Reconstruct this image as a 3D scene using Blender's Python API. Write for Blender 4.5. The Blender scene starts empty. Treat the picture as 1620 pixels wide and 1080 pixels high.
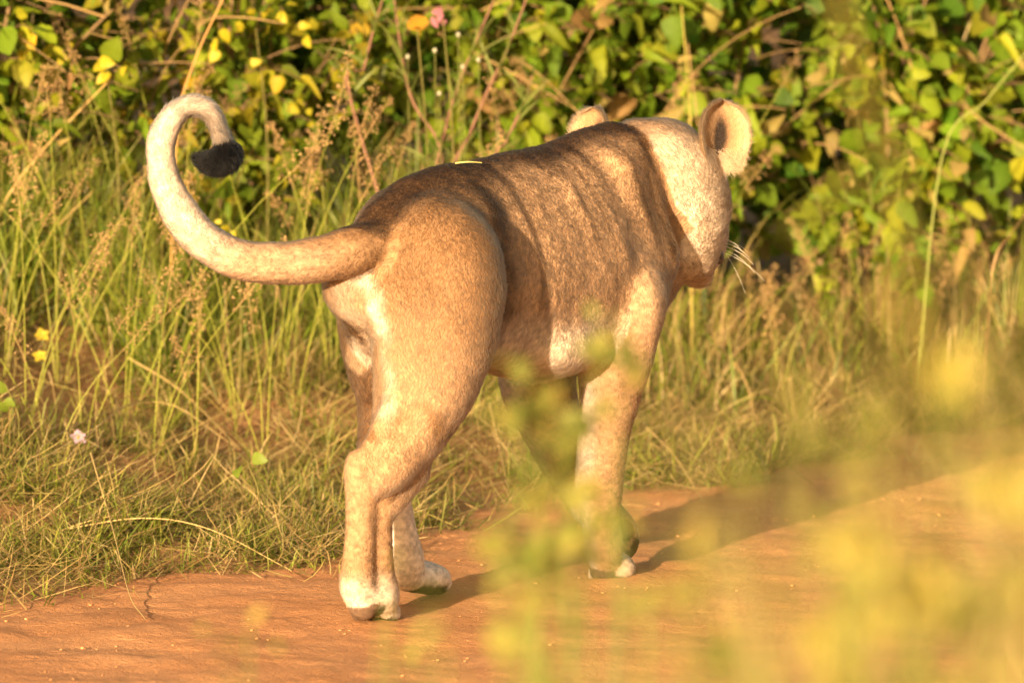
import bpy, math, random
import numpy as np
from mathutils import Vector, Matrix

# ------------------------------------------------------------------ camera
scene = bpy.context.scene
COL = scene.collection
PITCH = math.radians(5.5)
DIST = 20.0
FPX = 14600.0                                   # focal length in photograph pixels (1620 wide)
CAM = np.array([0.0, -DIST*math.cos(PITCH), 0.565 + DIST*math.sin(PITCH)])
FWD = np.array([0.0, math.cos(PITCH), -math.sin(PITCH)])
UPV = np.array([0.0, math.sin(PITCH), math.cos(PITCH)])
cam_d = bpy.data.cameras.new('camera')
cam_d.sensor_width = 36.0
cam_d.lens = 36.0*FPX/1620.0
cam_d.clip_start = 0.5
cam_d.clip_end = 3000.0
cam_d.dof.use_dof = True
cam_d.dof.focus_distance = 19.95
cam_d.dof.aperture_fstop = 4.6
cam = bpy.data.objects.new('camera', cam_d)
cam.location = CAM
cam.rotation_euler = (math.pi/2 - PITCH, 0, 0)
COL.objects.link(cam)
scene.camera = cam

# ------------------------------------------------------------------ light
SUN_EL = math.radians(8.4)
SH = np.array([0.335, 0.942])                   # way the shadows fall on the ground
world = bpy.data.worlds.new('World')
scene.world = world
world.use_nodes = True
wn = world.node_tree.nodes; wl = world.node_tree.links
bg = wn.get('Background') or wn.new('ShaderNodeBackground')
sky = wn.new('ShaderNodeTexSky')
sky.sky_type = 'NISHITA'
sky.sun_disc = False
sky.sun_elevation = SUN_EL
sky.sun_rotation = math.atan2(-SH[0], -SH[1])
sky.air_density = 1.0
sky.dust_density = 4.0
warm = wn.new('ShaderNodeMix'); warm.data_type = 'RGBA'; warm.blend_type = 'MULTIPLY'; warm.inputs['Factor'].default_value = 1.0
warm.inputs[7].default_value = (1.0, 0.90, 0.74, 1)          # hazy evening air
wl.new(sky.outputs['Color'], warm.inputs[6]); wl.new(warm.outputs[2], bg.inputs['Color'])
bg.inputs['Strength'].default_value = 0.115
sun_d = bpy.data.lights.new('sun', 'SUN')
sun_d.energy = 5.0
sun_d.angle = math.radians(0.6)
sun_d.color = (1.0, 0.765, 0.50)
sun = bpy.data.objects.new('sun', sun_d)
sd = Vector((SH[0]*math.cos(SUN_EL), SH[1]*math.cos(SUN_EL), -math.sin(SUN_EL)))
sun.rotation_euler = sd.to_track_quat('-Z', 'Y').to_euler()
sun.location = (-6, -14, 7)
COL.objects.link(sun)
vs = scene.view_settings
vs.view_transform = 'Standard'; vs.look = 'None'; vs.gamma = 1.0
vs.exposure = 1.72
try:
    vs.use_curve_mapping = False
except Exception:
    pass
scene.cycles.use_denoising = True
scene.cycles.max_bounces = 6
scene.cycles.diffuse_bounces = 3
scene.cycles.transmission_bounces = 4
scene.cycles.transparent_max_bounces = 6
scene.cycles.use_adaptive_sampling = True
scene.cycles.adaptive_threshold = 0.015

# ------------------------------------------------------------------ helpers
rng = np.random.default_rng(7)
random.seed(7)

def W(px, py, Y):
    """point at depth Y along the sight line of a photograph pixel"""
    d = FWD + np.array([1.0, 0, 0])*(px-810.0)/FPX + UPV*(540.0-py)/FPX
    return CAM + d*((Y-CAM[1])/d[1])

HX, HY = 0.545, 0.839                           # heading of the road (and of the animal)
def B(a, b, z):
    """body frame: a along the heading, b to the right, z up"""
    return np.array([a*HX + b*HY, a*HY - b*HX, z])

def sstep(e0, e1, x):
    t = np.clip((x-e0)/(e1-e0), 0, 1)
    return t*t*(3-2*t)

def _hash(ix, iy, iz, seed):
    h = (ix.astype(np.int64)*374761393 + iy.astype(np.int64)*668265263 + iz.astype(np.int64)*2147483647 + seed*1274126177) & 0x7fffffff
    h = ((h ^ (h >> 13))*1274126177) & 0x7fffffff
    h = (h ^ (h >> 16)) & 0xffff
    return h/65535.0

def vnoise(p, scale, seed=0):
    """value noise in 0..1; p is (n,3) or (n,2), scale a number or three"""
    p = np.asarray(p, dtype=np.float64)
    if p.shape[1] == 2:
        p = np.concatenate([p, np.zeros((len(p), 1))], 1)
    q = p*np.asarray(scale, dtype=np.float64)
    i = np.floor(q); f = q-i
    f = f*f*(3-2*f)
    i = i.astype(np.int64)
    out = 0
    for dx in (0, 1):
        for dy in (0, 1):
            for dz in (0, 1):
                w = (f[:, 0] if dx else 1-f[:, 0])*(f[:, 1] if dy else 1-f[:, 1])*(f[:, 2] if dz else 1-f[:, 2])
                out = out + w*_hash(i[:, 0]+dx, i[:, 1]+dy, i[:, 2]+dz, seed)
    return out

def fbm(p, scale, seed=0, octv=3):
    s = np.asarray(scale, dtype=np.float64)
    v = 0; amp = 0.5; tot = 0
    for k in range(octv):
        v = v + amp*vnoise(p, s*(2**k), seed+k*17); tot += amp; amp *= 0.5
    return v/tot

def mesh_from(name, verts, faces, smooth=True, col=None, colname='tint'):
    """verts (n,3); faces: list of int arrays, each (m,k)"""
    me = bpy.data.meshes.new(name)
    verts = np.ascontiguousarray(verts, dtype=np.float32)
    me.vertices.add(len(verts))
    me.vertices.foreach_set('co', verts.ravel())
    if not isinstance(faces, (list, tuple)):
        faces = [faces]
    faces = [np.asarray(f, dtype=np.int32) for f in faces if len(f)]
    idx = np.concatenate([f.ravel() for f in faces])
    cnt = np.concatenate([np.full(len(f), f.shape[1], dtype=np.int32) for f in faces])
    st = np.concatenate([[0], np.cumsum(cnt)[:-1]]).astype(np.int32)
    me.loops.add(len(idx))
    me.loops.foreach_set('vertex_index', idx)
    me.polygons.add(len(cnt))
    me.polygons.foreach_set('loop_start', st)
    if smooth:
        me.polygons.foreach_set('use_smooth', np.ones(len(cnt), dtype=bool))
    if col is not None:
        at = me.color_attributes.new(colname, 'FLOAT_COLOR', 'POINT')
        c4 = np.ones((len(verts), 4), dtype=np.float32); c4[:, :3] = col
        at.data.foreach_set('color', c4.ravel())
    me.update(calc_edges=True)
    return me

def add(name, me, mat=None, parent=None, label=None, category=None, group=None, kind=None):
    o = bpy.data.objects.new(name, me)
    COL.objects.link(o)
    if mat is not None and me is not None and len(me.materials) == 0:
        me.materials.append(mat)
    if parent is not None:
        o.parent = parent
    tag(o, label, category, group, kind)
    return o

def tag(o, label=None, category=None, group=None, kind=None):
    if label: o['label'] = label
    if category: o['category'] = category
    if group: o['group'] = group
    if kind: o['kind'] = kind
    return o

def empty(name, loc, label=None, category=None, group=None, kind=None):
    o = bpy.data.objects.new(name, None)
    o.empty_display_size = 0.05
    o.location = loc
    COL.objects.link(o)
    return tag(o, label, category, group, kind)

def nodes_of(m):
    m.use_nodes = True
    nt = m.node_tree; nt.nodes.clear()
    return nt, nt.nodes, nt.links

def leaf_mat(name, use_attr=True, base=(0.08, 0.12, 0.02), transl=0.35, rough=0.55, spec=0.25, vary=0.0, tgain=1.3):
    """plant tissue: diffuse + gloss + light passing through; colour from the 'tint' attribute or a base colour varied per object"""
    m = bpy.data.materials.new(name)
    nt, N, L = nodes_of(m)
    out = N.new('ShaderNodeOutputMaterial')
    pb = N.new('ShaderNodeBsdfPrincipled'); pb.inputs['Roughness'].default_value = rough
    pb.inputs['Specular IOR Level'].default_value = spec
    tr = N.new('ShaderNodeBsdfTranslucent')
    mx = N.new('ShaderNodeMixShader'); mx.inputs[0].default_value = transl
    if use_attr:
        at = N.new('ShaderNodeAttribute'); at.attribute_name = 'tint'
        csock = at.outputs['Color']
    else:
        rgb = N.new('ShaderNodeRGB'); rgb.outputs[0].default_value = (*base, 1)
        csock = rgb.outputs[0]
    if vary > 0:
        oi = N.new('ShaderNodeObjectInfo')
        hs = N.new('ShaderNodeHueSaturation')
        mr = N.new('ShaderNodeMapRange'); mr.inputs['To Min'].default_value = 1-vary; mr.inputs['To Max'].default_value = 1+vary
        mh = N.new('ShaderNodeMapRange'); mh.inputs['To Min'].default_value = 0.5-0.045*vary/0.3; mh.inputs['To Max'].default_value = 0.5+0.02
        mul = N.new('ShaderNodeMath'); mul.operation = 'MULTIPLY'; mul.inputs[1].default_value = 7.31
        fr = N.new('ShaderNodeMath'); fr.operation = 'FRACT'
        L.new(oi.outputs['Random'], mr.inputs['Value'])
        L.new(oi.outputs['Random'], mul.inputs[0]); L.new(mul.outputs[0], fr.inputs[0]); L.new(fr.outputs[0], mh.inputs['Value'])
        L.new(mr.outputs[0], hs.inputs['Value']); L.new(mh.outputs[0], hs.inputs['Hue'])
        L.new(csock, hs.inputs['Color']); csock = hs.outputs[0]
    # mottling on the blade itself
    tc = N.new('ShaderNodeTexCoord')
    nz = N.new('ShaderNodeTexNoise'); nz.inputs['Scale'].default_value = 55.0; nz.inputs['Detail'].default_value = 2.0
    L.new(tc.outputs['Object'], nz.inputs['Vector'])
    mr2 = N.new('ShaderNodeMapRange'); mr2.inputs['To Min'].default_value = 0.78; mr2.inputs['To Max'].default_value = 1.2
    L.new(nz.outputs['Fac'], mr2.inputs['Value'])
    mm = N.new('ShaderNodeMix'); mm.data_type = 'RGBA'; mm.blend_type = 'MULTIPLY'; mm.inputs['Factor'].default_value = 1.0
    L.new(csock, mm.inputs[6]); L.new(mr2.outputs[0], mm.inputs[7])
    csock = mm.outputs[2]
    g = N.new('ShaderNodeMix'); g.data_type = 'RGBA'; g.blend_type = 'MULTIPLY'; g.inputs['Factor'].default_value = 1.0
    L.new(csock, g.inputs[6]); g.inputs[7].default_value = (tgain, tgain*1.02, tgain*0.7, 1)
    L.new(csock, pb.inputs['Base Color']); L.new(g.outputs[2], tr.inputs['Color'])
    L.new(pb.outputs[0], mx.inputs[1]); L.new(tr.outputs[0], mx.inputs[2]); L.new(mx.outputs[0], out.inputs['Surface'])
    return m

def ray_ground(px, py, lift=0.0):
    """where the sight line of a pixel meets the ground"""
    d = FWD + np.array([1.0, 0, 0])*(px-810.0)/FPX + UPV*(540.0-py)/FPX
    lo, hi = 12.0, 60.0
    for k in range(480):
        t = 12.0 + k*0.1
        p = CAM + d*t
        if p[2] < gz1(p[0], p[1]) + lift:
            hi = t; lo = t-0.1; break
    for _ in range(20):
        t = (lo+hi)/2; p = CAM + d*t
        if p[2] < gz1(p[0], p[1]) + lift: hi = t
        else: lo = t
    return CAM + d*hi

def project(P):
    """world points -> photograph pixels and distance (for deciding what shows largest)"""
    v = np.asarray(P)-CAM
    dz = v@FWD
    return 810+FPX*v[..., 0]/dz, 540-FPX*(v@UPV)/dz, dz
# ------------------------------------------------------------------ ground
def ST(X, Y):
    """s along the road, t across it (0 at the far edge of the track, positive up the far verge)"""
    X = np.asarray(X, float); Y = np.asarray(Y, float)
    s = HX*X + HY*Y
    t = -HY*X + HX*Y - 0.90
    t = t + 0.16*np.exp(-((s-0.25)/0.38)**2) + 0.05*np.sin(s*3.1+0.6) + 0.03*np.sin(s*7.3)
    return s, t

def gz(X, Y):
    X = np.atleast_1d(np.asarray(X, float)); Y = np.atleast_1d(np.asarray(Y, float))
    s, t = ST(X, Y)
    far = np.interp(t, [0, 0.4, 1.0, 2.0, 3.0, 5.0, 12, 60], [0, 0.03, 0.15, 0.42, 0.60, 0.80, 1.0, 1.4])
    near = np.interp(-t-2.9, [0, 0.5, 2.0, 4.0, 6.0, 60], [0, 0.06, 0.26, 0.50, 0.70, 0.7])
    P = np.stack([X, Y, 0*X], 1)
    rough = sstep(0.0, 0.5, t) + sstep(2.9, 3.3, -t)
    nz = (fbm(P, 2.3, 3, 3)-0.5)*0.10*rough*np.clip(1-np.abs(t)/40, 0.3, 1)
    return far + near + nz

def gz1(x, y):
    return float(gz([x], [y])[0])

def XY(s, t):
    """straight inverse (ignores the wobble of the edge)"""
    return s*HX - (t+0.9)*HY, s*HY + (t+0.9)*HX

def dirt_mat(name, c1, c2, c3, bump=0.35, strength=1.0):
    m = bpy.data.materials.new(name)
    nt, N, L = nodes_of(m)
    out = N.new('ShaderNodeOutputMaterial')
    pb = N.new('ShaderNodeBsdfPrincipled'); pb.inputs['Roughness'].default_value = 0.95
    pb.inputs['Specular IOR Level'].default_value = 0.1
    tc = N.new('ShaderNodeTexCoord')
    n1 = N.new('ShaderNodeTexNoise'); n1.inputs['Scale'].default_value = 3.2; n1.inputs['Detail'].default_value = 6
    n2 = N.new('ShaderNodeTexNoise'); n2.inputs['Scale'].default_value = 60; n2.inputs['Detail'].default_value = 5; n2.inputs['Roughness'].default_value = 0.65
    n3 = N.new('ShaderNodeTexNoise'); n3.inputs['Scale'].default_value = 300; n3.inputs['Detail'].default_value = 3
    for n in (n1, n2, n3): L.new(tc.outputs['Object'], n.inputs['Vector'])
    r1 = N.new('ShaderNodeValToRGB')
    r1.color_ramp.elements[0].position = 0.33; r1.color_ramp.elements[0].color = (*c1, 1)
    r1.color_ramp.elements[1].position = 0.68; r1.color_ramp.elements[1].color = (*c2, 1)
    L.new(n1.outputs['Fac'], r1.inputs['Fac'])
    mr = N.new('ShaderNodeMapRange'); mr.inputs['From Min'].default_value = 0.3; mr.inputs['From Max'].default_value = 0.72
    mr.inputs['To Min'].default_value = 0.0; mr.inputs['To Max'].default_value = 0.55
    L.new(n2.outputs['Fac'], mr.inputs['Value'])
    mx = N.new('ShaderNodeMix'); mx.data_type = 'RGBA'; mx.inputs[7].default_value = (*c3, 1)
    L.new(mr.outputs[0], mx.inputs['Factor']); L.new(r1.outputs['Color'], mx.inputs[6])
    L.new(mx.outputs[2], pb.inputs['Base Color'])
    add1 = N.new('ShaderNodeMath'); add1.operation = 'MULTIPLY_ADD'; add1.inputs[1].default_value = 0.35
    L.new(n3.outputs['Fac'], add1.inputs[0]); L.new(n2.outputs['Fac'], add1.inputs[2])
    bp = N.new('ShaderNodeBump'); bp.inputs['Strength'].default_value = bump; bp.inputs['Distance'].default_value = 0.012*strength
    L.new(add1.outputs[0], bp.inputs['Height']); L.new(bp.outputs[0], pb.inputs['Normal'])
    L.new(pb.outputs[0], out.inputs['Surface'])
    return m

road_mat = dirt_mat('red dirt', (0.46, 0.205, 0.082), (0.58, 0.285, 0.125), (0.36, 0.150, 0.058), 0.75)
soil_mat = dirt_mat('verge soil', (0.33, 0.17, 0.07), (0.45, 0.24, 0.10), (0.20, 0.11, 0.045), 0.8, 1.6)

def grid_faces(ns, nt_):
    i = np.arange(ns-1)[:, None]*nt_ + np.arange(nt_-1)[None, :]
    i = i.ravel()
    return np.stack([i, i+nt_, i+nt_+1, i+1], 1)

def axis(lo, hi, f0, f1, step, coarse):
    a = np.arange(f0, f1+1e-6, step)
    g = [a]
    x = f1; st = step
    up = []
    while x < hi:
        st = min(st*1.35, coarse); x += st; up.append(x)
    x = f0; st = step; dn = []
    while x > lo:
        st = min(st*1.35, coarse); x -= st; dn.append(x)
    return np.concatenate([dn[::-1], a, up])

sa = axis(-900, 900, -2.5, 6.5, 0.045, 60); ta = axis(-900, 900, -0.3, 4.5, 0.045, 60)
S2, T2 = np.meshgrid(sa, ta, indexing='ij')
Xg, Yg = XY(S2.ravel(), T2.ravel())
zg = gz(Xg, Yg)
_, tw = ST(Xg, Yg)
zg = zg - 0.06*(sstep(0.02, -0.16, tw)*sstep(-3.1, -2.9, tw))
ground = add('ground', mesh_from('ground', np.stack([Xg, Yg, zg], 1), grid_faces(len(sa), len(ta))), soil_mat, kind='structure')

sa = axis(-320, 420, -2.2, 5.5, 0.02, 12); ta = np.concatenate([np.linspace(-3.15, -1.8, 30), np.arange(-1.78, 0.14, 0.02)])
S2, T2 = np.meshgrid(sa, ta, indexing='ij')
Xg, Yg = XY(S2.ravel(), T2.ravel())
_, tw = ST(Xg, Yg)
P3 = np.stack([Xg, Yg, 0*Xg], 1)
st3 = np.stack([S2.ravel(), T2.ravel(), 0*Xg], 1)
zr = (fbm(P3, 5.0, 11, 4)-0.5)*0.022 + (fbm(st3, (1.2, 9.0, 1), 5, 3)-0.5)*0.012 + (fbm(P3, 26.0, 21, 2)-0.5)*0.007
zr += 0.004 - 0.05*sstep(0.0, 0.16, tw) - 0.06*sstep(-2.95, -3.12, tw)
road = add('dirt_road', mesh_from('dirt_road', np.stack([Xg, Yg, zr], 1), grid_faces(len(sa), len(ta))), road_mat, kind='structure')
# ------------------------------------------------------------------ lioness
VOX = 0.0068
LO = np.array([-0.88, -0.95, -0.03]); HI = np.array([0.62, 1.12, 1.20])
nx, ny, nz_ = [int(math.ceil((HI[i]-LO[i])/VOX))+1 for i in range(3)]
GX = (LO[0]+VOX*np.arange(nx)).astype(np.float32)
GY = (LO[1]+VOX*np.arange(ny)).astype(np.float32)
GZ = (LO[2]+VOX*np.arange(nz_)).astype(np.float32)
FIELD = np.full((nx, ny, nz_), 1.0, dtype=np.float32)
PRIMS = []                                      # (kind, data, part, flow) kept for fur direction and colour

def smin(d1, d2, k):
    h = np.clip(0.5+0.5*(d2-d1)/k, 0, 1)
    return d2*(1-h)+d1*h - k*h*(1-h)

def stamp(bmin, bmax, fn, k, sub=False):
    m = max(k, 0.02)+0.03
    i0 = np.maximum(np.floor((np.array(bmin)-m-LO)/VOX).astype(int), 0)
    i1 = np.minimum(np.ceil((np.array(bmax)+m-LO)/VOX).astype(int)+1, [nx, ny, nz_])
    if np.any(i1 <= i0): return
    sl = tuple(slice(i0[j], i1[j]) for j in range(3))
    X = GX[sl[0]][:, None, None]; Y = GY[sl[1]][None, :, None]; Z = GZ[sl[2]][None, None, :]
    d = fn(X, Y, Z)
    if sub:
        FIELD[sl] = -smin(-FIELD[sl], d, k)
    else:
        FIELD[sl] = smin(FIELD[sl], d, k)

def cone(p, q, r0, r1, k=0.03, part='body', flow=None, sub=False):
    p = np.asarray(p, float); q = np.asarray(q, float)
    ab = q-p; l2 = float(ab@ab)+1e-9
    def fn(X, Y, Z):
        t = np.clip(((X-p[0])*ab[0]+(Y-p[1])*ab[1]+(Z-p[2])*ab[2])/l2, 0, 1)
        return np.sqrt((X-p[0]-t*ab[0])**2+(Y-p[1]-t*ab[1])**2+(Z-p[2]-t*ab[2])**2)-(r0+(r1-r0)*t)
    rm = max(r0, r1)
    stamp(np.minimum(p, q)-rm, np.maximum(p, q)+rm, fn, k, sub)
    if not sub:
        fl = flow if flow is not None else ab/math.sqrt(l2)
        PRIMS.append((p, q, r0, r1, part, np.asarray(fl, float)))

def chain(pts, rad, k=0.03, part='body', n=4, flow=None):
    """smooth chain of cones through the points (Catmull-Rom)"""
    pts = np.array(pts, float); rad = np.array(rad, float)
    P = np.vstack([2*pts[0]-pts[1], pts, 2*pts[-1]-pts[-2]])
    out = []; ro = []
    for i in range(len(pts)-1):
        for j in range(n):
            t = j/n
            p0, p1, p2, p3 = P[i:i+4]
            out.append(0.5*((2*p1)+(-p0+p2)*t+(2*p0-5*p1+4*p2-p3)*t*t+(-p0+3*p1-3*p2+p3)*t**3))
            tt = t*t*(3-2*t)
            ro.append(rad[i]*(1-tt)+rad[i+1]*tt)
    out.append(pts[-1]); ro.append(rad[-1])
    for i in range(len(out)-1):
        cone(out[i], out[i+1], ro[i], ro[i+1], k, part, flow)
    return np.array(out), np.array(ro)

def ellip(c, r, axes=None, k=0.03, part='body', flow=(0, 0, -1), sub=False):
    """ellipsoid; axes: 3x3, rows the local axes"""
    c = np.asarray(c, float); r = np.asarray(r, float)
    A = np.eye(3) if axes is None else np.asarray(axes, float)
    def fn(X, Y, Z):
        x, y, z = X-c[0], Y-c[1], Z-c[2]
        u = [(A[i, 0]*x+A[i, 1]*y+A[i, 2]*z)/r[i] for i in range(3)]
        k0 = np.sqrt(u[0]**2+u[1]**2+u[2]**2)+1e-6
        k1 = np.sqrt((u[0]/r[0])**2+(u[1]/r[1])**2+(u[2]/r[2])**2)+1e-6
        return k0*(k0-1)/k1
    e = np.sqrt(((A*r[:, None])**2).sum(0))
    stamp(c-e, c+e, fn, k, sub)
    if not sub:
        PRIMS.append((c, c+1e-4, min(r), min(r), part, np.asarray(flow, float)))

def frame(fwd, up=(0, 0, 1)):
    f = np.asarray(fwd, float); f = f/np.linalg.norm(f)
    r = np.cross(f, up); r /= np.linalg.norm(r)
    u = np.cross(r, f)
    return np.array([f, r, u])                  # rows: forward, right, up

HEAD3 = np.array([HX, HY, 0]); RIGHT3 = np.array([HY, -HX, 0])
BACKFLOW = -HEAD3*0.75 + np.array([0, 0, -0.65])
BODYAX = np.array([HEAD3, RIGHT3, [0, 0, 1]])

# --- trunk: cross sections along the heading, heights read from the outline of the back and belly
OUTLINE = [(540, 372), (567, 348), (597, 315), (640, 284), (683, 270), (741, 268), (814, 246), (896, 233), (935, 208), (964, 197), (985, 199), (1005, 208)]
def mid_a(px, py):
    """point of a sight line on the animal's middle plane -> (a, z)"""
    a = 0.0
    for _ in range(8):
        p = W(px, py, a*HY); a = p[0]/HX
    return a, p[2]
oz = np.array([mid_a(*q) for q in OUTLINE])
ba = [-0.66, -0.60, -0.52, -0.40, -0.28, -0.14, 0.00, 0.16, 0.30, 0.40, 0.48, 0.55, 0.60]
bt = list(np.interp(ba, oz[:, 0], oz[:, 1]-0.014+0.022*sstep(-0.5, -0.35, oz[:, 0]))); bt[-1] = 0.83; bt[-2] = 0.90
bb = [0.740, 0.665, 0.610, 0.580, 0.560, 0.530, 0.500, 0.490, 0.485, 0.49, 0.53, 0.59, 0.66]
bw = [0.030, 0.070, 0.105, 0.138, 0.152, 0.172, 0.187, 0.196, 0.172, 0.128, 0.105, 0.095, 0.05]
def torso(X, Y, Z):
    a = X*HX+Y*HY; b = X*HY-Y*HX
    t = np.interp(a, ba, bt); bo = np.interp(a, ba, bb); w = np.interp(a, ba, bw)
    c = (t+bo)/2-0.03; h = np.where(Z > c, t-c, c-bo)
    zz = (Z-c)/h
    wz = w*(1-0.30*np.clip(zz, 0, 1.2)**1.5)
    n = 2.25
    q = (np.abs(b/wz)**n+np.abs(zz)**n)**(1/n)
    d = (q-1)*np.minimum(w, h)*0.85
    cap = np.maximum(a-0.605, -0.665-a)
    return np.maximum(d, cap).astype(np.float32)
stamp(np.array([-0.6, -0.75, 0.42]), np.array([0.62, 0.75, 1.02]), torso, 0.02)
for a0 in np.linspace(-0.6, 0.6, 10):
    zc = (np.interp(a0, ba, bt)+np.interp(a0, ba, bb))/2
    PRIMS.append((B(a0, 0, zc-0.08), B(a0, 0, zc+0.08), np.interp(a0, ba, bw), np.interp(a0, ba, bw), 'body', BACKFLOW))

# rump and hip bones
ellip(B(-0.33, 0.085, 0.84), (0.10, 0.065, 0.065), BODYAX, 0.05, 'body', BACKFLOW)
ellip(B(-0.33, -0.085, 0.84), (0.10, 0.065, 0.065), BODYAX, 0.05, 'body', BACKFLOW)
ellip(B(-0.56, 0.0, 0.735), (0.070, 0.085, 0.085), BODYAX, 0.05, 'body', BACKFLOW)
# loose belly pouch
ellip(B(0.02, 0.05, 0.560), (0.15, 0.140, 0.075), BODYAX, 0.03, 'belly', BACKFLOW)
ellip(B(-0.16, 0.08, 0.60), (0.11, 0.05, 0.065), BODYAX, 0.05, 'belly', BACKFLOW)

# --- near (right) hind leg, pushing off
ellip(W(676, 450, -0.42), (0.160, 0.078, 0.190), frame((0.50, 0.8, 0.0), (0.08, 0, 1)), 0.04, 'thigh', (-0.2, -0.3, -1))
chain([W(692, 420, -0.42), W(689, 520, -0.44), W(674, 600, -0.45), W(652, 668, -0.47), W(622, 722, -0.52), W(594, 752, -0.545)],
      [0.136, 0.120, 0.095, 0.068, 0.044, 0.040], 0.032, 'thigh', flow=(-0.25, -0.2, -1))
cone(W(634, 480, -0.52), W(650, 610, -0.49), 0.070, 0.040, 0.045, 'thigh', (0, -0.2, -1))        # hamstring
cone(W(698, 555, -0.40), W(690, 630, -0.42), 0.068, 0.045, 0.045, 'thigh', (-0.1, -0.2, -1))      # kneecap
cone(W(626, 640, -0.525), W(574, 735, -0.565), 0.026, 0.019, 0.018, 'thigh', (-0.1, -0.2, -1))    # heel tendon
cone(W(650, 745, -0.46), W(618, 795, -0.50), 0.040, 0.028, 0.03, 'thigh', (-0.1, -0.2, -1))
chain([W(563, 726, -0.570), W(571, 765, -0.555), W(570, 840, -0.52), W(566, 905, -0.47), W(566, 932, -0.44)],
      [0.019, 0.029, 0.027, 0.030, 0.034], 0.018, 'shank')
chain([W(604, 755, -0.53), W(600, 830, -0.49), W(601, 900, -0.43), W(606, 945, -0.38)], [0.028, 0.025, 0.027, 0.033], 0.014, 'shank')
cone(W(601, 742, -0.60), W(634, 684, -0.60), 0.010, 0.004, 0.012, sub=True)
cone(W(590, 760, -0.60), W(588, 900, -0.52), 0.004, 0.004, 0.010, sub=True)
ellip(W(586, 948, -0.40), (0.070, 0.050, 0.030), frame((0.35, 0.85, -0.35)), 0.02, 'paw', (0.3, 0.8, -0.3))
ellip(W(572, 962, -0.435), (0.036, 0.030, 0.022), frame((0.35, 0.85, -0.75)), 0.012, 'pad', (0.3, 0.8, -0.3))
for px_, dy in ((570, .0), (583, .028), (602, .03), (619, .004)):
    ellip(W(px_, 968, -0.36+dy), (0.036, 0.0185, 0.022), frame((0.35, 0.9, -0.15)), 0.010, 'pad' if px_ < 595 else 'paw', (0.3, 0.8, -0.3))

# --- far (left) hind leg, planted forward
ellip(W(622, 470, -0.30), (0.125, 0.065, 0.150), frame((0.50, 0.8, 0.0)), 0.05, 'thigh', (-0.2, -0.3, -1))
chain([W(626, 470, -0.28), W(632, 560, -0.24), W(638, 640, -0.20), W(618, 720, -0.25), W(614, 762, -0.27)],
      [0.114, 0.094, 0.072, 0.050, 0.042], 0.045, 'thigh', flow=(-0.1, -0.2, -1))
chain([W(602, 742, -0.285), W(618, 785, -0.24), W(632, 850, -0.18), W(641, 896, -0.12)],
      [0.024, 0.034, 0.033, 0.039], 0.02, 'shank')
ellip(W(662, 912, -0.05), (0.095, 0.050, 0.036), frame((0.62, 0.75, -0.12)), 0.03, 'paw', (0.4, 0.8, -0.2))
for dx, dy in ((684, -0.05), (694, -0.015), (694, 0.02), (684, 0.05)):
    ellip(W(dx, 922, dy+0.03), (0.038, 0.020, 0.026), frame((0.62, 0.75, 0)), 0.012, 'paw', (0.4, 0.8, -0.2))

# --- near (right) fore leg
ellip(B(0.37, 0.075, 0.86), (0.070, 0.050, 0.115), frame(HEAD3*0.95+np.array([0, 0, .18])), 0.04, 'shoulder', BACKFLOW)    # shoulder blade
cone(B(0.390, 0.050, 0.965), B(0.370, 0.118, 0.73), 0.028, 0.064, 0.025, 'shoulder', BACKFLOW)
cone(B(0.28, 0.075, 0.91), B(0.28, 0.130, 0.64), 0.045, 0.064, 0.045, 'shoulder', BACKFLOW)      # triceps
ellip(B(0.325, 0.108, 0.685), (0.085, 0.062, 0.135), BODYAX, 0.045, 'shoulder', (-0.2, -0.1, -1))
chain([W(988, 470, 0.13), W(976, 545, 0.14), W(968, 610, 0.17), W(955, 690, 0.21), W(948, 765, 0.26), W(950, 830, 0.30), W(956, 872, 0.33)],
      [0.086, 0.072, 0.056, 0.045, 0.042, 0.028, 0.033], 0.030, 'foreleg')
ellip(W(968, 893, 0.38), (0.066, 0.038, 0.033), frame((0.50, 0.8, -0.12)), 0.025, 'paw', (0.4, 0.8, -0.2))
ellip(W(950, 905, 0.345), (0.026, 0.026, 0.020), frame((0.50, 0.8, -0.5)), 0.010, 'pad', (0.4, 0.8, -0.2))
for px_, dy in ((948, 0.02), (958, 0.06), (973, 0.05), (987, -0.01)):
    ellip(W(px_, 900 if px_ > 980 else 905, 0.38+dy), (0.036, 0.021, 0.027), frame((0.50, 0.8, 0)), 0.010, 'paw', (0.4, 0.8, -0.2))

# --- far (left) fore leg, swinging forward, paw folded back
cone(B(0.385, -0.050, 0.92), B(0.42, -0.125, 0.70), 0.030, 0.075, 0.04, 'shoulder', BACKFLOW)
ellip(B(0.40, -0.11, 0.67), (0.095, 0.066, 0.14), BODYAX, 0.045, 'shoulder', (-0.2, -0.1, -1))
chain([W(880, 470, 0.42), W(848, 590, 0.36), W(882, 690, 0.41), W(932, 790, 0.46)],
      [0.090, 0.072, 0.056, 0.044], 0.035, 'foreleg')
chain([W(932, 790, 0.46), W(962, 828, 0.48), W(980, 850, 0.47)], [0.044, 0.040, 0.040], 0.02, 'foreleg')
for dx, dyp in ((966, 866), (979, 873), (991, 870), (999, 860)):
    ellip(W(dx, dyp, 0.455), (0.017, 0.026, 0.024), None, 0.008, 'pad', (0.3, -0.3, -0.8))
ellip(W(986, 842, 0.445), (0.020, 0.020, 0.020), None, 0.008, 'pad', (0.3, -0.3, -0.8))

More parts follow.
